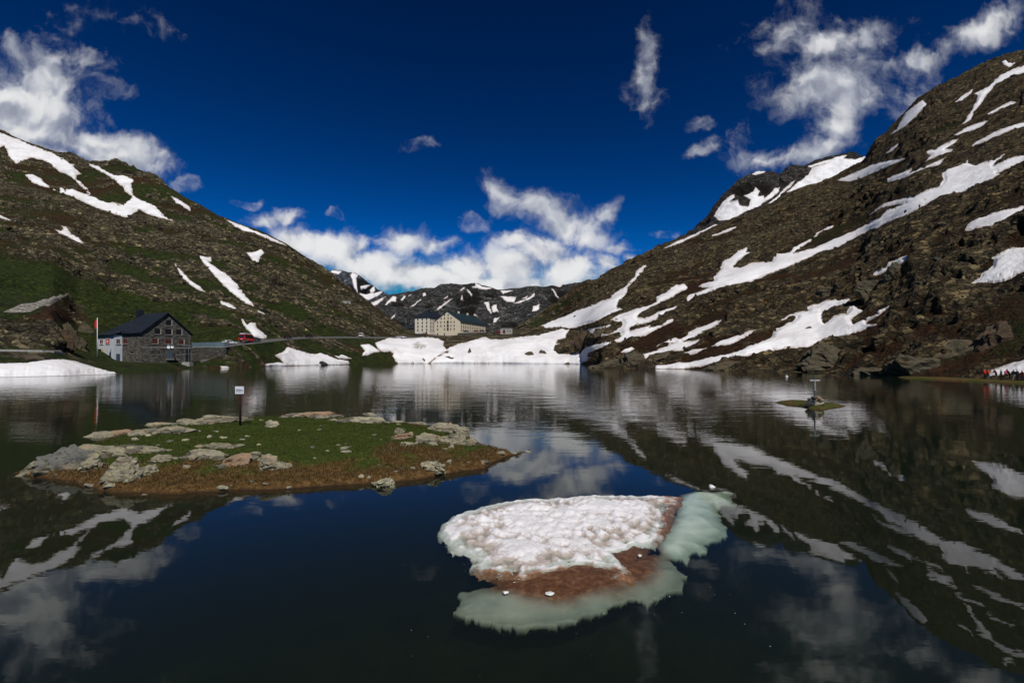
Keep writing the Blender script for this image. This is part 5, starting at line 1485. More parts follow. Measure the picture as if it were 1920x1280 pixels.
# ---- the hospice: long gabled wing
ang = math.atan2(0.93, 0.37)
hz = 23.4
h1 = tag(empty('hospice', (-45.5, 400, hz), ang), 'large cream hospice with green slate gable roof above the lake', 'building')
L, Wd, ev, apx = 52.0, 25.6, 13.4, 21.9
w1 = MB()
w1.add([(0, 0, -5), (0, Wd, -5), (0, Wd, ev), (0, Wd / 2, apx - .3), (0, 0, ev), (L, 0, -5), (L, Wd, -5), (L, Wd, ev), (L, Wd / 2, apx - .3), (L, 0, ev)],
       [[0, 4, 3, 2, 1], [5, 6, 7, 8, 9], [0, 5, 9, 4], [1, 2, 7, 6], [4, 9, 8, 3], [3, 8, 7, 2], [0, 1, 6, 5]])
w1.build('wall', MAT['cream'], h1)
o_ = .9
dz = o_ * (apx - ev) / (Wd / 2)
roof = roof_solid('roof', [(-.5, -o_, ev - dz), (L + .6, -o_, ev - dz), (L + .6, Wd / 2, apx), (-.5, Wd / 2, apx), (-.5, Wd + o_, ev - dz), (L + .6, Wd + o_, ev - dz)], [[0, 1, 2, 3], [3, 2, 5, 4]], .28, MAT['green_roof'], h1)
for cx in (20, 38):
    MB().box(cx, cx + 1.4, Wd / 2 - .7, Wd / 2 + .7, apx - .8, apx + 1.5).build('chimney', MAT['pale'], roof)
zs = 0.0586
for y, cols in ((155, (750, 805)), (205, (700, 750, 805, 848)), (262, (645, 695, 750, 800, 848, 895)), (318, (645, 695, 750, 800, 848, 895)), (370, (645, 750, 800, 845, 895)), (440, (645,))):
    for c in cols:
        big = c == 800 and y > 250
        window(h1, ('x', 0.0, -1), (985 - c) / 380 * Wd, (470 - y) * zs, 1.7 if big else 1.05, 2.3 if big else 1.35, frame='frame' if not big else 'black')
for zz in (12.0, 9.0, 6.0):
    for i in range(14):
        window(h1, ('y', 0.0, -1), 2.2 + i * 3.55, zz - 1.0, 1.05, 1.6)
MB().box(-.12, 0, 15.4, 16.5, -2.2, 2.2).build('door', MAT['brownwood'], h1)
MB().box(14, 15.2, -.14, 0, .1, 2.5).build('door', MAT['brownwood'], h1)
# ---- the hospice: older hip roofed wing
h2 = tag(empty('hospice_wing', (-78, 430, 26.0), ang), 'pale four storey hospice wing with dark hipped roof, left of the gable', 'building')
L2, W2, e2, r2 = 34.0, 16.2, 16.4, 23.4
MB().box(0, L2, 0, W2, -4, e2).build('wall', MAT['pale'], h2)
rf = roof_solid('roof', [(-.8, -.8, e2), (L2 + .8, -.8, e2), (L2 + .8, W2 + .8, e2), (-.8, W2 + .8, e2), (7, W2 / 2, r2), (L2 - 7, W2 / 2, r2)], [[0, 1, 5, 4], [1, 2, 5], [2, 3, 4, 5], [3, 0, 4]], .3, MAT['slate'], h2)
for cx, cy in ((10, 6), (24, 9)):
    MB().box(cx, cx + 1.2, cy, cy + 1.2, r2 - 3.2, r2 + 1.3).build('chimney', MAT['slate'], rf)
MB().box(-.16, 0, -.1, W2 + .1, e2 - .5, e2 - .1).build('cornice', MAT['sill'], h2)
for zz in (14.4, 11.0, 7.6, 4.2):
    for c in (350, 415, 480):
        window(h2, ('x', 0.0, -1), (520 - c) / 215 * W2, zz, 1.25, 1.9)
    for i in range(6):
        window(h2, ('y', 0.0, -1), 2.4 + i * 4.2, zz, 1.15, 1.8)
MB().box(-.14, 0, 2.4, 4.2, -.4, 2.3).build('door', MAT['brownwood'], h2)
# ---- small buildings near the hospice
p = WY(766, 621, 455)
b3 = tag(empty('outbuilding', (p[0], p[1], p[2] - 1.5), 0.2), 'low grey outbuilding with pitched roof left of the hospice', 'building')
MB().box(-7, 7, 0, 8, -3, 4.5).build('wall', MAT['wallstone'], b3)
roof_solid('roof', [(-7.6, -.6, 4.3), (7.6, -.6, 4.3), (7.6, 4, 7.4), (-7.6, 4, 7.4), (7.6, 8.6, 4.3), (-7.6, 8.6, 4.3)], [[0, 1, 2, 3], [3, 2, 4, 5]], .25, MAT['slate'], b3)
for a in (-4, 0, 4):
    window(b3, ('y', 0.0, -1), a, 2.2, 1.2, 1.4)
p = WY(928, 624.5, 380)
b4 = tag(empty('shed', (p[0], p[1], p[2]), 0.05), 'flat roofed stone shed with arched brown door right of the hospice', 'shed')
MB().box(0, 4.6, 0, 6, -5, 4.2).build('garage_wall', MAT['wallstone'], b4)
MB().box(4.6, 14.6, .4, 6.2, -5, 4.0).build('wall', MAT['concrete'], b4)
MB().box(-.3, 4.9, -.3, 6.3, 4.2, 4.5).build('roof', MAT['slate'], b4)
MB().box(4.9, 14.9, .1, 6.4, 4.0, 4.25).build('roof', MAT['concrete'], b4)
MB().prism([(6.6, -.2), (8.8, -.2), (8.8, 2.2), (8.3, 2.9), (7.7, 3.1), (7.1, 2.9), (6.6, 2.2)], .3, .4).build('door', MAT['brownwood'], b4)
MB().box(.6, 4.0, -.1, 0, -.4, 2.0).build('garage_door', MAT['red'], b4)
for a in (10.8, 12.8):
    window(b4, ('y', 0.4, -1), a, 1.9, .8, 1.2)
p = on_land(648, 573)
b5 = tag(empty('hut', (p.x, p.y, p.z - .8), 0.4), 'tiny white concrete hut high on left slope', 'hut')
MB().box(-3.2, 3.2, 0, 3.5, -1.5, 2.6).build('wall', MAT['concrete'], b5)
MB().box(-3.5, 3.5, -.3, 3.8, 2.6, 2.9).build('roof', MAT['concrete'], b5)
MB().box(.6, 1.7, -.06, 0, 0, 2.0).build('door', MAT['bluedoor'], b5)


def wall_line(name, pts, th, mat, label, cat='wall', cap=None):
    """upright wall through (x, y, z0, z1) stations, centred on the origin of its first station"""
    o0 = Vector((pts[0][0], pts[0][1], 0))
    root = tag(empty(name, o0), label, cat)
    mb = MB(); mc = MB()
    for (a, b_) in zip(pts[:-1], pts[1:]):
        d = Vector((b_[0] - a[0], b_[1] - a[1], 0)).normalized(); nrm = Vector((-d.y, d.x, 0)) * th / 2
        A = Vector((a[0], a[1], 0)) - o0; B = Vector((b_[0], b_[1], 0)) - o0
        for (m_, za0, za1, zb0, zb1, g) in ((mb, a[2], a[3], b_[2], b_[3], 1.0),) + (((mc, a[3], a[3] + cap, b_[3], b_[3] + cap, 1.25),) if cap else ()):
            q = [A - nrm * g, B - nrm * g, B + nrm * g, A + nrm * g]
            zz0 = (za0, zb0, zb0, za0); zz1 = (za1, zb1, zb1, za1)
            m_.add([(v.x, v.y, z) for v, z in zip(q, zz0)] + [(v.x, v.y, z) for v, z in zip(q, zz1)], [[3, 2, 1, 0], [4, 5, 6, 7], [0, 1, 5, 4], [1, 2, 6, 5], [2, 3, 7, 6], [3, 0, 4, 7]])
    mb.build('masonry', mat, root)
    if cap:
        mc.build('coping', MAT['concrete'], root)
    return root


wall_line('terrace_wall', [(*WY(858, 0, 397)[:2], 17, WY(858, 624.6, 397)[2]), (*WY(880, 0, 399)[:2], 17, WY(880, 623.8, 399)[2]), (*WY(913, 0, 402)[:2], 17, WY(913, 622.8, 402)[2])], .8, MAT['wallstone'], 'grey stone terrace wall along the foot of the hospice', cap=.25)
wall_line('terrace_wall', [(*WY(800, 0, 392)[:2], 16, WY(800, 629.5, 392)[2]), (*WY(860, 0, 391)[:2], 16, WY(860, 629.4, 391)[2])], .8, MAT['wallstone'], 'dark stone wall below the hospice gable', cap=.2)

# ---- stone house by the shore
S = 1.12
hc = (-118 * S, 145 * S, 4 + (2.7 - 4) * S)
ha = math.atan2(0.91, 0.4)
h3 = tag(empty('stone_house', hc, ha), 'grey rubble stone house with slate roof on the left shore', 'house')
G, LH, EV, AP = 16.6, 23.5, 11.0, 18.3
MB().add([(0, 0, -3), (G, 0, -3), (G, 0, EV), (G / 2, 0, AP - .3), (0, 0, EV), (0, LH, -3), (G, LH, -3), (G, LH, EV), (G / 2, 13.6, AP - .3), (0, LH, EV)],
         [[0, 1, 2, 3, 4], [5, 9, 7, 6], [0, 4, 9, 5], [1, 6, 7, 2], [4, 3, 8, 9], [2, 7, 8, 3], [9, 8, 7], [0, 5, 6, 1]]).build('wall', MAT['masonry'], h3)
ds = .7 * (AP - EV) / (G / 2)
rf = roof_solid('roof', [(-.7, -.6, EV - ds), (G / 2, -.6, AP), (G + .7, -.6, EV - ds), (G + .7, LH + .7, EV - ds), (G / 2, 13.8, AP), (-.7, LH + .7, EV - ds)], [[0, 1, 4, 5], [1, 2, 3, 4], [4, 3, 5]], .35, MAT['slate'], h3)
MB().box(G / 2 - 1.6, G / 2 + .2, 15.0, 16.9, AP - 3.6, AP + 1.4).build('chimney', MAT['slate'], rf)
# the white annex in front of the left half
MB().box(-2.6, 0, 12.2, 23.4, 4.6, 9.7).build('annex_upper_wall', MAT['white_wall'], h3)
MB().add([(-2.6, 12.2, -1.5), (-2.6, 18.6, -1.5), (-2.6, 20.6, 4.6), (-2.6, 12.2, 4.6), (0, 12.2, -1.5), (0, 18.6, -1.5), (0, 20.6, 4.6), (0, 12.2, 4.6)],
         [[0, 3, 2, 1], [4, 5, 6, 7], [0, 1, 5, 4], [1, 2, 6, 5], [2, 3, 7, 6], [3, 0, 4, 7]]).build('annex_lower_wall', MAT['white_wall'], h3)
MB().box(-2.64, -2.6, 12.25, 18.4, -1.2, 1.0).build('ochre_plinth', MAT['ochre'], h3)
MB().add([(-2.64, 17.5, .9), (-2.64, 18.7, .9), (-2.64, 20.4, 4.4), (-2.64, 19.2, 4.4), (-2.60, 17.5, .9), (-2.60, 18.7, .9), (-2.60, 20.4, 4.4), (-2.60, 19.2, 4.4)], [[0, 1, 2, 3], [7, 6, 5, 4], [0, 4, 5, 1], [1, 5, 6, 2], [2, 6, 7, 3], [3, 7, 4, 0]]).build('ochre_edge', MAT['ochre'], h3)
roof_solid('annex_roof', [(1.2, 11.4, EV + .9), (-3.3, 11.8, 9.75), (-3.3, 24.3, 9.75), (1.2, 24.0, EV + .3)], [[0, 3, 2, 1]], .3, MAT['slate'], h3)
gs = 0.0229
for fr, z in ((.247, 7.4), (.52, 7.4), (.79, 7.4), (.30, 11.0), (.52, 11.0), (.74, 11.0), (.526, 14.4)):
    mid_ = fr == .52
    window(h3, ('y', 0.0, -1), fr * G, z, 2.1 if mid_ else 1.8, 2.0 if z > 8 else 1.9, 'red' if z < 8 else 'glass', 'black' if z > 8 else 'frame')
    MB().box(fr * G + (1.15 if mid_ else 1.0), fr * G + (1.45 if mid_ else 1.25), -.09, 0, z - 1.0, z + 1.0).build('jamb', MAT['sill'], h3)
for fr in (.2, .325, .72, .84):
    window(h3, ('y', 0.0, -1), fr * G, 3.3, .75, 1.5)
MB().prism([(.49 * G, .9), (.60 * G, .9), (.60 * G, 3.3), (.58 * G, 3.9), (.545 * G, 4.2), (.51 * G, 3.9), (.49 * G, 3.3)], -.1, 0).build('door', MAT['bluedoor'], h3)
MB().box(.47 * G, .70 * G, -1.6, 0, .6, .85).build('platform', MAT['concrete'], h3)
MB().box(.0, G, -.12, -.01, 4.95, 5.15).build('string_course', MAT['sill'], h3)
window(h3, ('x', 0.0, -1), 10.2, 7.4, 2.6, 1.9, 'red')
window(h3, ('x', 0.0, -1), 5.9, 3.3, 1.5, 1.1)
window(h3, ('x', -2.6, -1), 20.2, 7.3, 2.2, 1.9, 'red', 'paint')
window(h3, ('y', 12.2, -1), -1.3, 7.3, 1.3, 1.9, 'red', 'paint')
MB().box(-1.9, -.8, 12.1, 12.2, -.4, 2.8).build('door', MAT['bluedoor'], h3)
MB().box(-2.72, -2.6, 14.6, 17.4, 6.1, 8.5).build('emblem_board', MAT['concrete'], h3)
MB().box(-2.76, -2.72, 15.15, 16.85, 6.5, 8.1).build('emblem_shield', MAT['flagred'], h3)
MB().box(-2.80, -2.76, 15.82, 16.18, 6.75, 7.85).box(-2.80, -2.76, 15.45, 15.82, 7.12, 7.48).box(-2.80, -2.76, 16.18, 16.55, 7.12, 7.48).build('emblem_cross', MAT['paint'], h3)
# wall left of the house
p0 = W(120, 676, 2.2); p1 = W(186, 680, 2.2)
wall_line('yard_wall', [(-176, 172, -1, 7.4), (-164, 174.5, -1, 7.2), (-155.5, 172.5, -1, 7.2)], .7, MAT['wallstone'], 'dark stone yard wall left of the stone house', cap=.2)
# flagpole
p = WY(182.5, 667, 158)
fp = tag(empty('flagpole', (p[0], p[1], p[2] - 1)), 'white flagpole with a hanging red flag beside the stone house', 'flagpole')
MB().tube((0, 0, -1), (0, 0, 14.2), .14, .09, 8).build('pole', MAT['paint'], fp, True)
V = []; nfx, nfz = 6, 10
for i in range(nfx):
    for j in range(nfz):
        V.append((-.1 - i * .16 + .05 * math.sin(j), .10 * math.sin(i * 2.2 + j * .25), 13.6 - j * .32 - i * .10))
mesh_np('flag', V, np.array([[i * nfz + j, (i + 1) * nfz + j, (i + 1) * nfz + j + 1, i * nfz + j + 1] for i in range(nfx - 1) for j in range(nfz - 1)]), [MAT['flagred']], True, fp)
# instrument tower on a concrete block
p = WY(352.5, 690, 168)
tw = tag(empty('gauge_tower', (p[0], p[1], 0)), 'steel lattice gauge tower on a concrete block at the shore', 'tower')
MB().add([(-1.5, -1, -.6), (1.2, -1, -.6), (1.2, 1, -.6), (-1.5, 1, -.6), (-1.6, -1.1, 2.3), (1.3, -1.1, 2.3), (1.3, 1.1, 2.3), (-1.6, 1.1, 2.3)], [[3, 2, 1, 0], [4, 5, 6, 7], [0, 1, 5, 4], [1, 2, 6, 5], [2, 3, 7, 6], [3, 0, 4, 7]]).build('block', MAT['concrete'], tw)
for x in (-.9, .7):
    for y in (-.7, .7):
        MB().tube((x, y, 2.3), (x, y, 8.6), .07, .07, 6).build('leg', MAT['steel'], tw)
for z in (5.2, 8.3):
    MB().box(-1.6, 1.4, -.9, -.75, z, z + .12).box(-1.6, 1.4, .75, .9, z, z + .12).build('crossbeam', MAT['steel'], tw)
MB().box(-.5, .4, -.4, .4, 2.3, 6.9).build('cabinet', MAT['black'], tw)
MB().box(-1.5, 1.3, -.85, .85, 8.42, 8.52).build('platform', MAT['steel'], tw)
# satellite dishes
p = WY(322, 672, 160)
sd = tag(empty('dish_mast', (p[0], p[1], 3.0)), 'dark slanted boom with two white dishes before the stone house', 'antenna')
MB().tube((1.6, 0, -.6), (-.2, 0, 4.6), .22, .16, 8).build('boom', MAT['black'], sd, True)
for x, r_ in ((-.75, .62), (.55, .55)):
    V = []; n = 14
    for ri in range(5):
        for a in range(n):
            rr = r_ * ri / 4
            V.append((x + rr * math.cos(a / n * 2 * math.pi), -.3 + .35 * (ri / 4) ** 2 * r_ - .4 * (ri / 4) ** 2, 4.75 + rr * math.sin(a / n * 2 * math.pi)))
    mesh_np('dish', V, np.array([[i * n + a, i * n + (a + 1) % n, (i + 1) * n + (a + 1) % n, (i + 1) * n + a] for i in range(4) for a in range(n)]), [MAT['paint']], True, sd)
MB().box(-.9, .7, -.1, .1, 4.5, 4.62).build('bracket', MAT['steel'], sd)

# retaining wall with railing panels right of the house
rw = []
for x, yt, yb, D in ((360, 652, 674, 190), (380, 651.5, 673, 188), (405, 651, 672, 186), (421, 651, 671, 186), (430, 650, 664, 190)):
    a = WY(x, yt, D); rw.append((a[0], a[1], WY(x, yb, D)[2] - 1.5, a[2]))
wall_line('retaining_wall', rw, .8, MAT['wallstone'], 'stone retaining wall carrying the road right of the stone house', cap=.2)
rl_ = tag(empty('parapet', (rw[0][0], rw[0][1], 0)), 'bluish panel parapet on the retaining wall by the road', 'railing')
for a, b_ in zip(rw[:-1], rw[1:]):
    n = max(1, int(math.hypot(b_[0] - a[0], b_[1] - a[1]) / 2.2))
    for i in range(n):
        t0, t1 = i / n, (i + .96) / n
        A = [a[q] + (b_[q] - a[q]) * t0 for q in range(4)]; B = [a[q] + (b_[q] - a[q]) * t1 for q in range(4)]
        ox, oy = rw[0][0], rw[0][1]
        h_ = 1.9
        MB().add([(A[0] - ox, A[1] - oy, A[3] + .25), (B[0] - ox, B[1] - oy, B[3] + .25), (B[0] - ox, B[1] - oy, B[3] + .25 + h_), (A[0] - ox, A[1] - oy, A[3] + .25 + h_),
                  (A[0] - ox, A[1] - oy + .06, A[3] + .25), (B[0] - ox, B[1] - oy + .06, B[3] + .25), (B[0] - ox, B[1] - oy + .06, B[3] + .25 + h_), (A[0] - ox, A[1] - oy + .06, A[3] + .25 + h_)],
                 [[0, 1, 2, 3], [7, 6, 5, 4], [0, 4, 5, 1], [1, 5, 6, 2], [2, 6, 7, 3], [3, 7, 4, 0]]).build('panel', MAT['pane'], rl_)
        MB().tube((A[0] - ox, A[1] - oy - .05, A[3]), (A[0] - ox, A[1] - oy - .05, A[3] + h_ + .35), .05, .05, 6).build('post', MAT['steel'], rl_)
# low wall of the road at the far left
lw = []
for x in range(-60, 121, 20):
    j = int((x - XS[0]) / STEP)
    a = WY(x, CY[2][j] + .5, CD[2][j] - .6); lw.append((a[0], a[1], a[2] - 1.6, a[2] + .35))
wall_line('road_parapet', lw, .35, MAT['concrete'], 'low pale road parapet at the far left', 'wall')
# old avalanche ramp: pale stone slabs laid on the knoll, one mesh lying on the land with real thickness
ramp = [(6, 584), (30, 575), (62, 566), (100, 556), (124, 553), (118, 560), (100, 568), (72, 577), (56, 584), (20, 587)]
cj = np.where((XS >= -4) & (XS <= 134))[0]
ri = np.where(((PY[:, cj[0]:cj[-1] + 1] > 545) & (PY[:, cj[0]:cj[-1] + 1] < 595)).any(1))[0]
blk_ = (ri[0], ri[-1] + 1, cj[0], cj[-1] + 1)
sdr = poly_sd(PX[blk_[0]:blk_[1], blk_[2]:blk_[3]], PY[blk_[0]:blk_[1], blk_[2]:blk_[3]], ramp)
rp = snow_mesh('pale stone slab ramp slanting over the left knoll', (*blk_, sdr, sdr), GX, GY, GZ, N2, MPP, 'stone ramp', 0.7, masonry('slab_paving', (0.23, 0.215, 0.18)))
rp.name = 'stone_ramp'
rp['category'] = 'stone ramp'
del rp['group']

# ------------------------------------------------------------------ road
cols = np.where((XS >= -240) & (XS <= 792))[0]
RV = []
for j in cols:
    for t in np.linspace(-.25, 1.1, 5):
        y = CY[2][j] + (CY[3][j] - CY[2][j]) * t
        i = np.interp(-y, -PY[:, j], np.arange(NR))
        i0 = int(i); f_ = i - i0; i1 = min(i0 + 1, NR - 1)
        RV.append([GX[i0, j] * (1 - f_) + GX[i1, j] * f_, GY[i0, j] * (1 - f_) + GY[i1, j] * f_, GZ[i0, j] * (1 - f_) + GZ[i1, j] * f_ + .14])
RV = np.array(RV).reshape(len(cols), 5, 3)
for _ in range(6):
    RV[1:-1] = .25 * RV[:-2] + .5 * RV[1:-1] + .25 * RV[2:]
rfc = grid_faces(len(cols), 5)[:, ::-1]
rxx = XS[cols][rfc[:, 0] // 5]
road = mesh_np('road', RV.reshape(-1, 3), rfc[(rxx < 118) | (rxx > 376)], [MAT['asphalt']])
tag(road, kind='structure')


# ------------------------------------------------------------------ vehicles
def vehicle(kind, col, loc, rz, label, van=False, roofcol=None, rack=False):
    L_, W_, T_ = (4.9, 1.95, 2.35) if van else (4.3, 1.78, 1.46)
    root = tag(empty(kind, loc, rz), label, 'van' if van else 'car', 'vehicles along the road')
    if van:
        prof = [(-L_ / 2, .38), (-L_ / 2, 1.15), (-L_ / 2 + .12, T_ - .12), (-L_ / 2 + .35, T_), (L_ / 2 - 1.55, T_), (L_ / 2 - 1.2, T_ - .1), (L_ / 2 - .55, 1.22), (L_ / 2 - .1, 1.02), (L_ / 2, .75), (L_ / 2, .38)]
    else:
        prof = [(-L_ / 2, .35), (-L_ / 2 - .02, .8), (-L_ / 2 + .18, .98), (-L_ / 2 + .62, T_ - .1), (-L_ / 2 + 1.0, T_), (L_ / 2 - 1.95, T_), (L_ / 2 - 1.15, .98), (L_ / 2 - .25, .80), (L_ / 2, .62), (L_ / 2, .35)]
    mb = MB()
    n = len(prof)
    V = []
    for (yy, ins) in ((-W_ / 2, .0), (W_ / 2, .0)):
        for x, z in prof:
            k_ = .12 if z > 1.0 else 0
            V.append((x, yy * (1 - k_ * (z - .9) / .6), z))
    mb.add(V, [list(range(n)), list(range(2 * n - 1, n - 1, -1))] + [[i, i + n, (i + 1) % n + n, (i + 1) % n] for i in range(n)])
    mb.build('body', col, root, bevel=.05)
    zb, zt = (1.25, T_ - .28) if van else (.98, T_ - .12)
    for s in (-1, 1):
        yw = lambda z: s * (W_ / 2 * (1 - .12 * (z - .9) / .6) + .012)
        xs_ = ((-L_ / 2 + .3, -L_ / 2 + 1.5), (-L_ / 2 + 1.6, -L_ / 2 + 2.8), (-L_ / 2 + 2.9, L_ / 2 - 1.0)) if van else ((-L_ / 2 + .75, -L_ / 2 + 1.75), (-L_ / 2 + 1.85, L_ / 2 - 1.75))
        for x0, x1 in xs_:
            MB().add([(x0, yw(zb), zb), (x1 + .25, yw(zb), zb), (x1, yw(zt), zt), (x0 + .12, yw(zt), zt), (x0, yw(zb) - s * .03, zb), (x1 + .25, yw(zb) - s * .03, zb), (x1, yw(zt) - s * .03, zt), (x0 + .12, yw(zt) - s * .03, zt)],
                     [[0, 1, 2, 3], [7, 6, 5, 4], [0, 4, 5, 1], [1, 5, 6, 2], [2, 6, 7, 3], [3, 7, 4, 0]]).build('side_window', MAT['carglass'], root)
        for xw in (-L_ / 2 + .85, L_ / 2 - .85):
            ty = MB().tube((xw, s * (W_ / 2 - .2), .33), (xw, s * (W_ / 2 + .02), .33), .33, .33, 16).build('wheel', MAT['rubber'], root, False)
            MB().tube((xw, s * (W_ / 2 + .01), .33), (xw, s * (W_ / 2 + .04), .33), .2, .19, 12).build('rim', MAT['steel'], ty)
        MB().box(-L_ / 2 - .05, -L_ / 2 + .05, s * W_ / 2 - (.22 if s > 0 else 0), s * W_ / 2 + (.22 if s < 0 else 0), .72, 1.3 if van else .92).build('tail_light', MAT['lampred'], root)
        MB().box(L_ / 2 - .12, L_ / 2 + .03, s * (W_ / 2 - .3) - .18, s * (W_ / 2 - .3) + .18, .62, .8).build('headlight', MAT['lampwhite'], root)
    rwx = -L_ / 2 - .015
    if van:
        MB().add([(rwx - .01, -.75, 1.3), (rwx - .01, .75, 1.3), (rwx + .10, .68, T_ - .25), (rwx + .10, -.68, T_ - .25), (rwx + .05, -.75, 1.3), (rwx + .05, .75, 1.3), (rwx + .16, .68, T_ - .25), (rwx + .16, -.68, T_ - .25)],
                 [[0, 1, 2, 3], [7, 6, 5, 4], [0, 4, 5, 1], [1, 5, 6, 2], [2, 6, 7, 3], [3, 7, 4, 0]]).build('rear_window', MAT['carglass'], root)
        MB().box(rwx - .03, rwx + .02, -.28, .28, .78, .90).build('number_plate', MAT['paint'], root)
    else:
        MB().add([(-L_ / 2 + .16, -.66, 1.0), (-L_ / 2 + .16, .66, 1.0), (-L_ / 2 + .58, .6, T_ - .12), (-L_ / 2 + .58, -.6, T_ - .12), (-L_ / 2 + .22, -.66, .98), (-L_ / 2 + .22, .66, .98), (-L_ / 2 + .64, .6, T_ - .14), (-L_ / 2 + .64, -.6, T_ - .14)],
                 [[0, 1, 2, 3], [7, 6, 5, 4], [0, 4, 5, 1], [1, 5, 6, 2], [2, 6, 7, 3], [3, 7, 4, 0]]).build('rear_window', MAT['carglass'], root)
    xf0, xf1, zf0, zf1 = (L_ / 2 - .56, L_ / 2 - 1.16, 1.28, T_ - .16) if van else (L_ / 2 - 1.17, L_ / 2 - 1.9, 1.0, T_ - .06)
    MB().add([(xf0 + .02, -.72, zf0), (xf0 + .02, .72, zf0), (xf1 + .02, .66, zf1), (xf1 + .02, -.66, zf1), (xf0 - .05, -.72, zf0), (xf0 - .05, .72, zf0), (xf1 - .05, .66, zf1), (xf1 - .05, -.66, zf1)],
             [[0, 1, 2, 3], [7, 6, 5, 4], [0, 4, 5, 1], [1, 5, 6, 2], [2, 6, 7, 3], [3, 7, 4, 0]]).build('windscreen', MAT['carglass'], root)
    MB().box(-L_ / 2 - .06, -L_ / 2 + .1, -W_ / 2 + .08, W_ / 2 - .08, .36, .62).build('bumper', MAT['black'], root)
    if roofcol:
        MB().box(-L_ / 2 + .2, L_ / 2 - 1.5, -W_ / 2 + .2, W_ / 2 - .2, T_ - .05, T_ + .18).build('roof_top', roofcol, root, bevel=.05)
    return root


paint = {n_: simple('car_paint_' + n_, c, .25, .6, vary=.05) for n_, c in dict(white=(.75, .75, .74), red=(.42, .02, .015), blue=(.015, .022, .045), black=(.012, .012, .013), silver=(.38, .39, .40), darkred=(.16, .015, .012)).items()}


def on_road(x):
    j = int(np.clip(round((x - XS[cols[0]]) / STEP), 0, len(cols) - 1))
    a = RV[j, 2]; b_ = RV[min(j + 6, len(cols) - 1), 2]
    return Vector(a), math.atan2(b_[1] - a[1], b_[0] - a[0])


for (x, kd, c, v_, rc, flip, sc_, lab) in ((430, 'car', 'white', False, None, 0.0, 1.25, 'white car on the road above the retaining wall'), (463, 'minibus', 'red', True, 'paint', 0.15, 1.55, 'red minibus with white roof seen from behind on the road'),
                                      (481, 'car', 'blue', False, None, 0.0, 1.2, 'dark blue car ahead of the red minibus'), (540, 'car', 'black', False, None, 0.0, 1.2, 'black car on the road beyond the snow chute'),
                                      (580, 'car', 'black', False, None, 0.0, 1.2, 'black car furthest along the road below the grey cliff'), (678, 'camper_van', 'white', True, None, 0.4, 1.3, 'white camper van parked on the grass near the hospice'),
                                      (748, 'car', 'silver', False, None, -.3, 1.1, 'silver car left in the hospice car park'), (757, 'car', 'white', False, None, -.4, 1.1, 'white car in the hospice car park')):
    P_, az = on_road(x)
    o = vehicle(kd, paint[c], P_, az + flip, lab, v_, MAT[rc] if rc else None)
    o.scale = (sc_,) * 3
for (x, y, D, c, rz, lab) in ((785, 626.3, 404, 'white', 2.9, 'white car parked before the hospice wing'), (794, 626.6, 402, 'silver', 2.7, 'silver car parked beside the hospice wing door'),
                              (874, 622.6, 404, 'blue', .5, 'dark car parked on the terrace by the long facade'), (893, 622.0, 408, 'darkred', .6, 'dark red car in the middle of the hospice terrace'), (904, 621.8, 410, 'black', .5, 'black car at the far end of the hospice terrace')):
    a = WY(x, y, D)
    vehicle('car', paint[c], (a[0], a[1], a[2] - .1), rz, lab).scale = (1.1,) * 3

# ------------------------------------------------------------------ walkers at the right shore
SKIN = simple('skin', (0.42, 0.25, 0.17), .6, .3); HAIR = simple('dark_hair', (0.02, 0.013, 0.009), .6, .3); SHOE = simple('shoes', (.02, .018, .016), .7, .2)


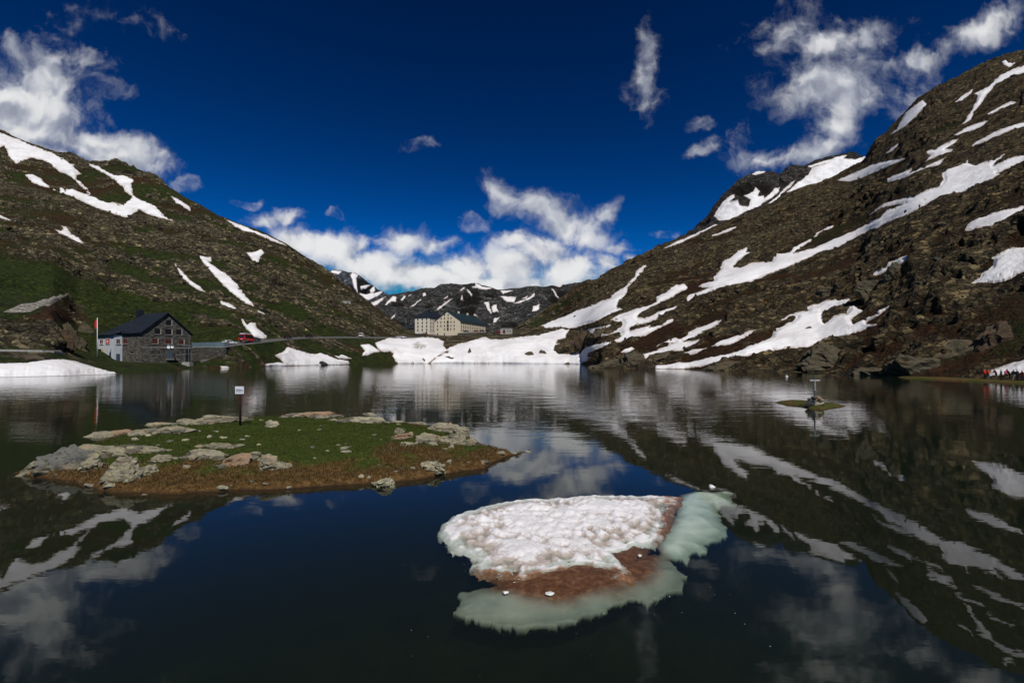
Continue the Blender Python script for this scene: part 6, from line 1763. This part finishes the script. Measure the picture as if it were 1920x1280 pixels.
def person(loc, rz, top, legs, label, pose='stand', hat=None):
    st_ = {'stand': (0.10, 0.0, 0.18, .0), 'walk': (0.10, .28, .22, .25), 'bend': (.12, .05, .2, .1)}[pose]
    hx, step, arm, sw = st_
    lean = .28 if pose == 'bend' else .04
    V = [(0, 0, .95), (0, lean * .4, 1.18), (0, lean * .8, 1.42), (0, lean, 1.52), (0, lean + .02, 1.62), (0, lean + .04, 1.74),
         (-hx, 0, .90), (-hx, step * .6, .50), (-hx, step * .7 - .05, .08), (-hx, step * .7 + .12, .04), (hx, 0, .90), (hx, -step * .4, .50), (hx, -step - .05, .10), (hx, -step + .12, .04),
         (-.19, lean * .8, 1.40), (-.25, lean * .6 - sw * .5, 1.13), (-.24, lean * .8 + sw * .3 + .12, .90), (-.24, lean * .8 + sw * .3 + .15, .82),
         (.19, lean * .8, 1.40), (.25, lean * .6 + sw * .5, 1.13), (.24, lean * .8 - sw * .2 + .12, .90), (.24, lean * .8 - sw * .2 + .15, .82)]
    E = [(0, 1), (1, 2), (2, 3), (3, 4), (4, 5), (0, 6), (6, 7), (7, 8), (8, 9), (0, 10), (10, 11), (11, 12), (12, 13), (2, 14), (14, 15), (15, 16), (16, 17), (2, 18), (18, 19), (19, 20), (20, 21)]
    Rr = [.16, .15, .17, .06, .10, .085, .10, .075, .05, .045, .10, .075, .05, .045, .075, .055, .042, .04, .075, .055, .042, .04]
    me = bpy.data.meshes.new('tmp'); me.from_pydata(V, E, [])
    ob = bpy.data.objects.new('tmp', me); COL.objects.link(ob)
    md = ob.modifiers.new('s', 'SKIN'); md.use_smooth_shade = True
    for i, r_ in enumerate(Rr):
        me.skin_vertices[0].data[i].radius = (r_, r_ * .8)
        me.skin_vertices[0].data[i].use_root = i == 0
    ob.modifiers.new('u', 'SUBSURF').levels = 1
    dg = bpy.context.evaluated_depsgraph_get()
    m2 = bpy.data.meshes.new_from_object(ob.evaluated_get(dg))
    bpy.data.objects.remove(ob); bpy.data.meshes.remove(me)
    m2.materials.clear()
    for q in (legs, top, SKIN, hat or HAIR, SHOE):
        m2.materials.append(q)
    for f_ in m2.polygons:
        c = f_.center
        arm_ = abs(c.x) > .20
        if c.z > 1.66 or (c.z > 1.56 and c.y < lean - .02): mi = 3
        elif c.z > 1.5: mi = 2
        elif arm_ and c.z < .88 and c.z > .7: mi = 2
        elif c.z > .93 or (arm_ and c.z > .8): mi = 1
        elif c.z < .10: mi = 4
        else: mi = 0
        f_.material_index = mi
    o = bpy.data.objects.new('person', m2); COL.objects.link(o)
    o.location = loc; o.rotation_euler = (0, 0, rz); o.scale = (1.02,) * 3
    return tag(o, label, 'person', 'walkers on the right shore')


cloth = {n_: simple('cloth_' + n_, c, .85, .15) for n_, c in dict(red=(.60, .015, .012), orange=(.62, .09, .03), darkred=(.16, .012, .018), navy=(.012, .018, .035), black=(.010, .010, .012), pink=(.60, .10, .18), brown=(.06, .03, .02), grey=(.16, .18, .20), jeans=(.10, .14, .18)).items()}
for (x, yb, tp, lg, ps, rz, lab) in ((1846.5, 710.5, 'red', 'black', 'stand', .2, 'person in a bright red jacket, leftmost of the walkers'), (1853.5, 711, 'orange', 'jeans', 'walk', -1.2, 'person in an orange jacket and pale jeans'), (1868, 710.5, 'darkred', 'black', 'bend', 1.3, 'person in a dark red jacket bending forward'),
                                     (1877.5, 712.5, 'navy', 'black', 'stand', .5, 'person in dark navy clothes in the middle of the walkers'), (1886.5, 711.5, 'pink', 'black', 'bend', -1.0, 'person with a pink top among the dark dressed walkers'), (1893.5, 712, 'brown', 'black', 'bend', 1.2, 'person in a brown jacket right of the pink top'),
                                     (1900, 713, 'navy', 'grey', 'walk', -1.4, 'person in a navy jacket and grey trousers'), (1907.5, 713, 'black', 'black', 'stand', .1, 'person in black, tallest at the right of the walkers'), (1917, 714, 'darkred', 'navy', 'walk', 1.0, 'person in dark red at the right photo edge')):
    z = .25
    X_, Y_, _ = W(x, yb, z)
    person((X_, Y_, z), rz, cloth[tp], cloth[lg], lab, ps)
# the grassy spit they stand on
SP = [(1680, 706.5), (1740, 707.6), (1806, 709), (1850, 708.5), (1920, 708), (2060, 710), (2120, 730), (2000, 724), (1920, 719.5), (1870, 716.5), (1820, 714), (1750, 711), (1690, 708.2)]
spo = [W(x, y, .05)[:2] for x, y in SP]
V, f, s, X, Y = patch(spo, .35, lambda X, Y, s: np.where(s > 0, .24 * ss(s, 0, 1.0) + .04 * fbm(X / 2, Y / 2, X * 0, 3), np.maximum(s * .6, -1.5)), 2.5)
spit = mesh_np('grass_spit', V, f, [bpy.data.materials['island_turf']])
attr(spit, 'dry', np.clip(.55 + .5 * fbm(X / 3, Y / 3, X * 0, 3), 0, 1)); attr(spit, 'wet', np.clip(1 - (V[:, 2] + .02) / .08, 0, 1))
tag(spit, kind='structure')
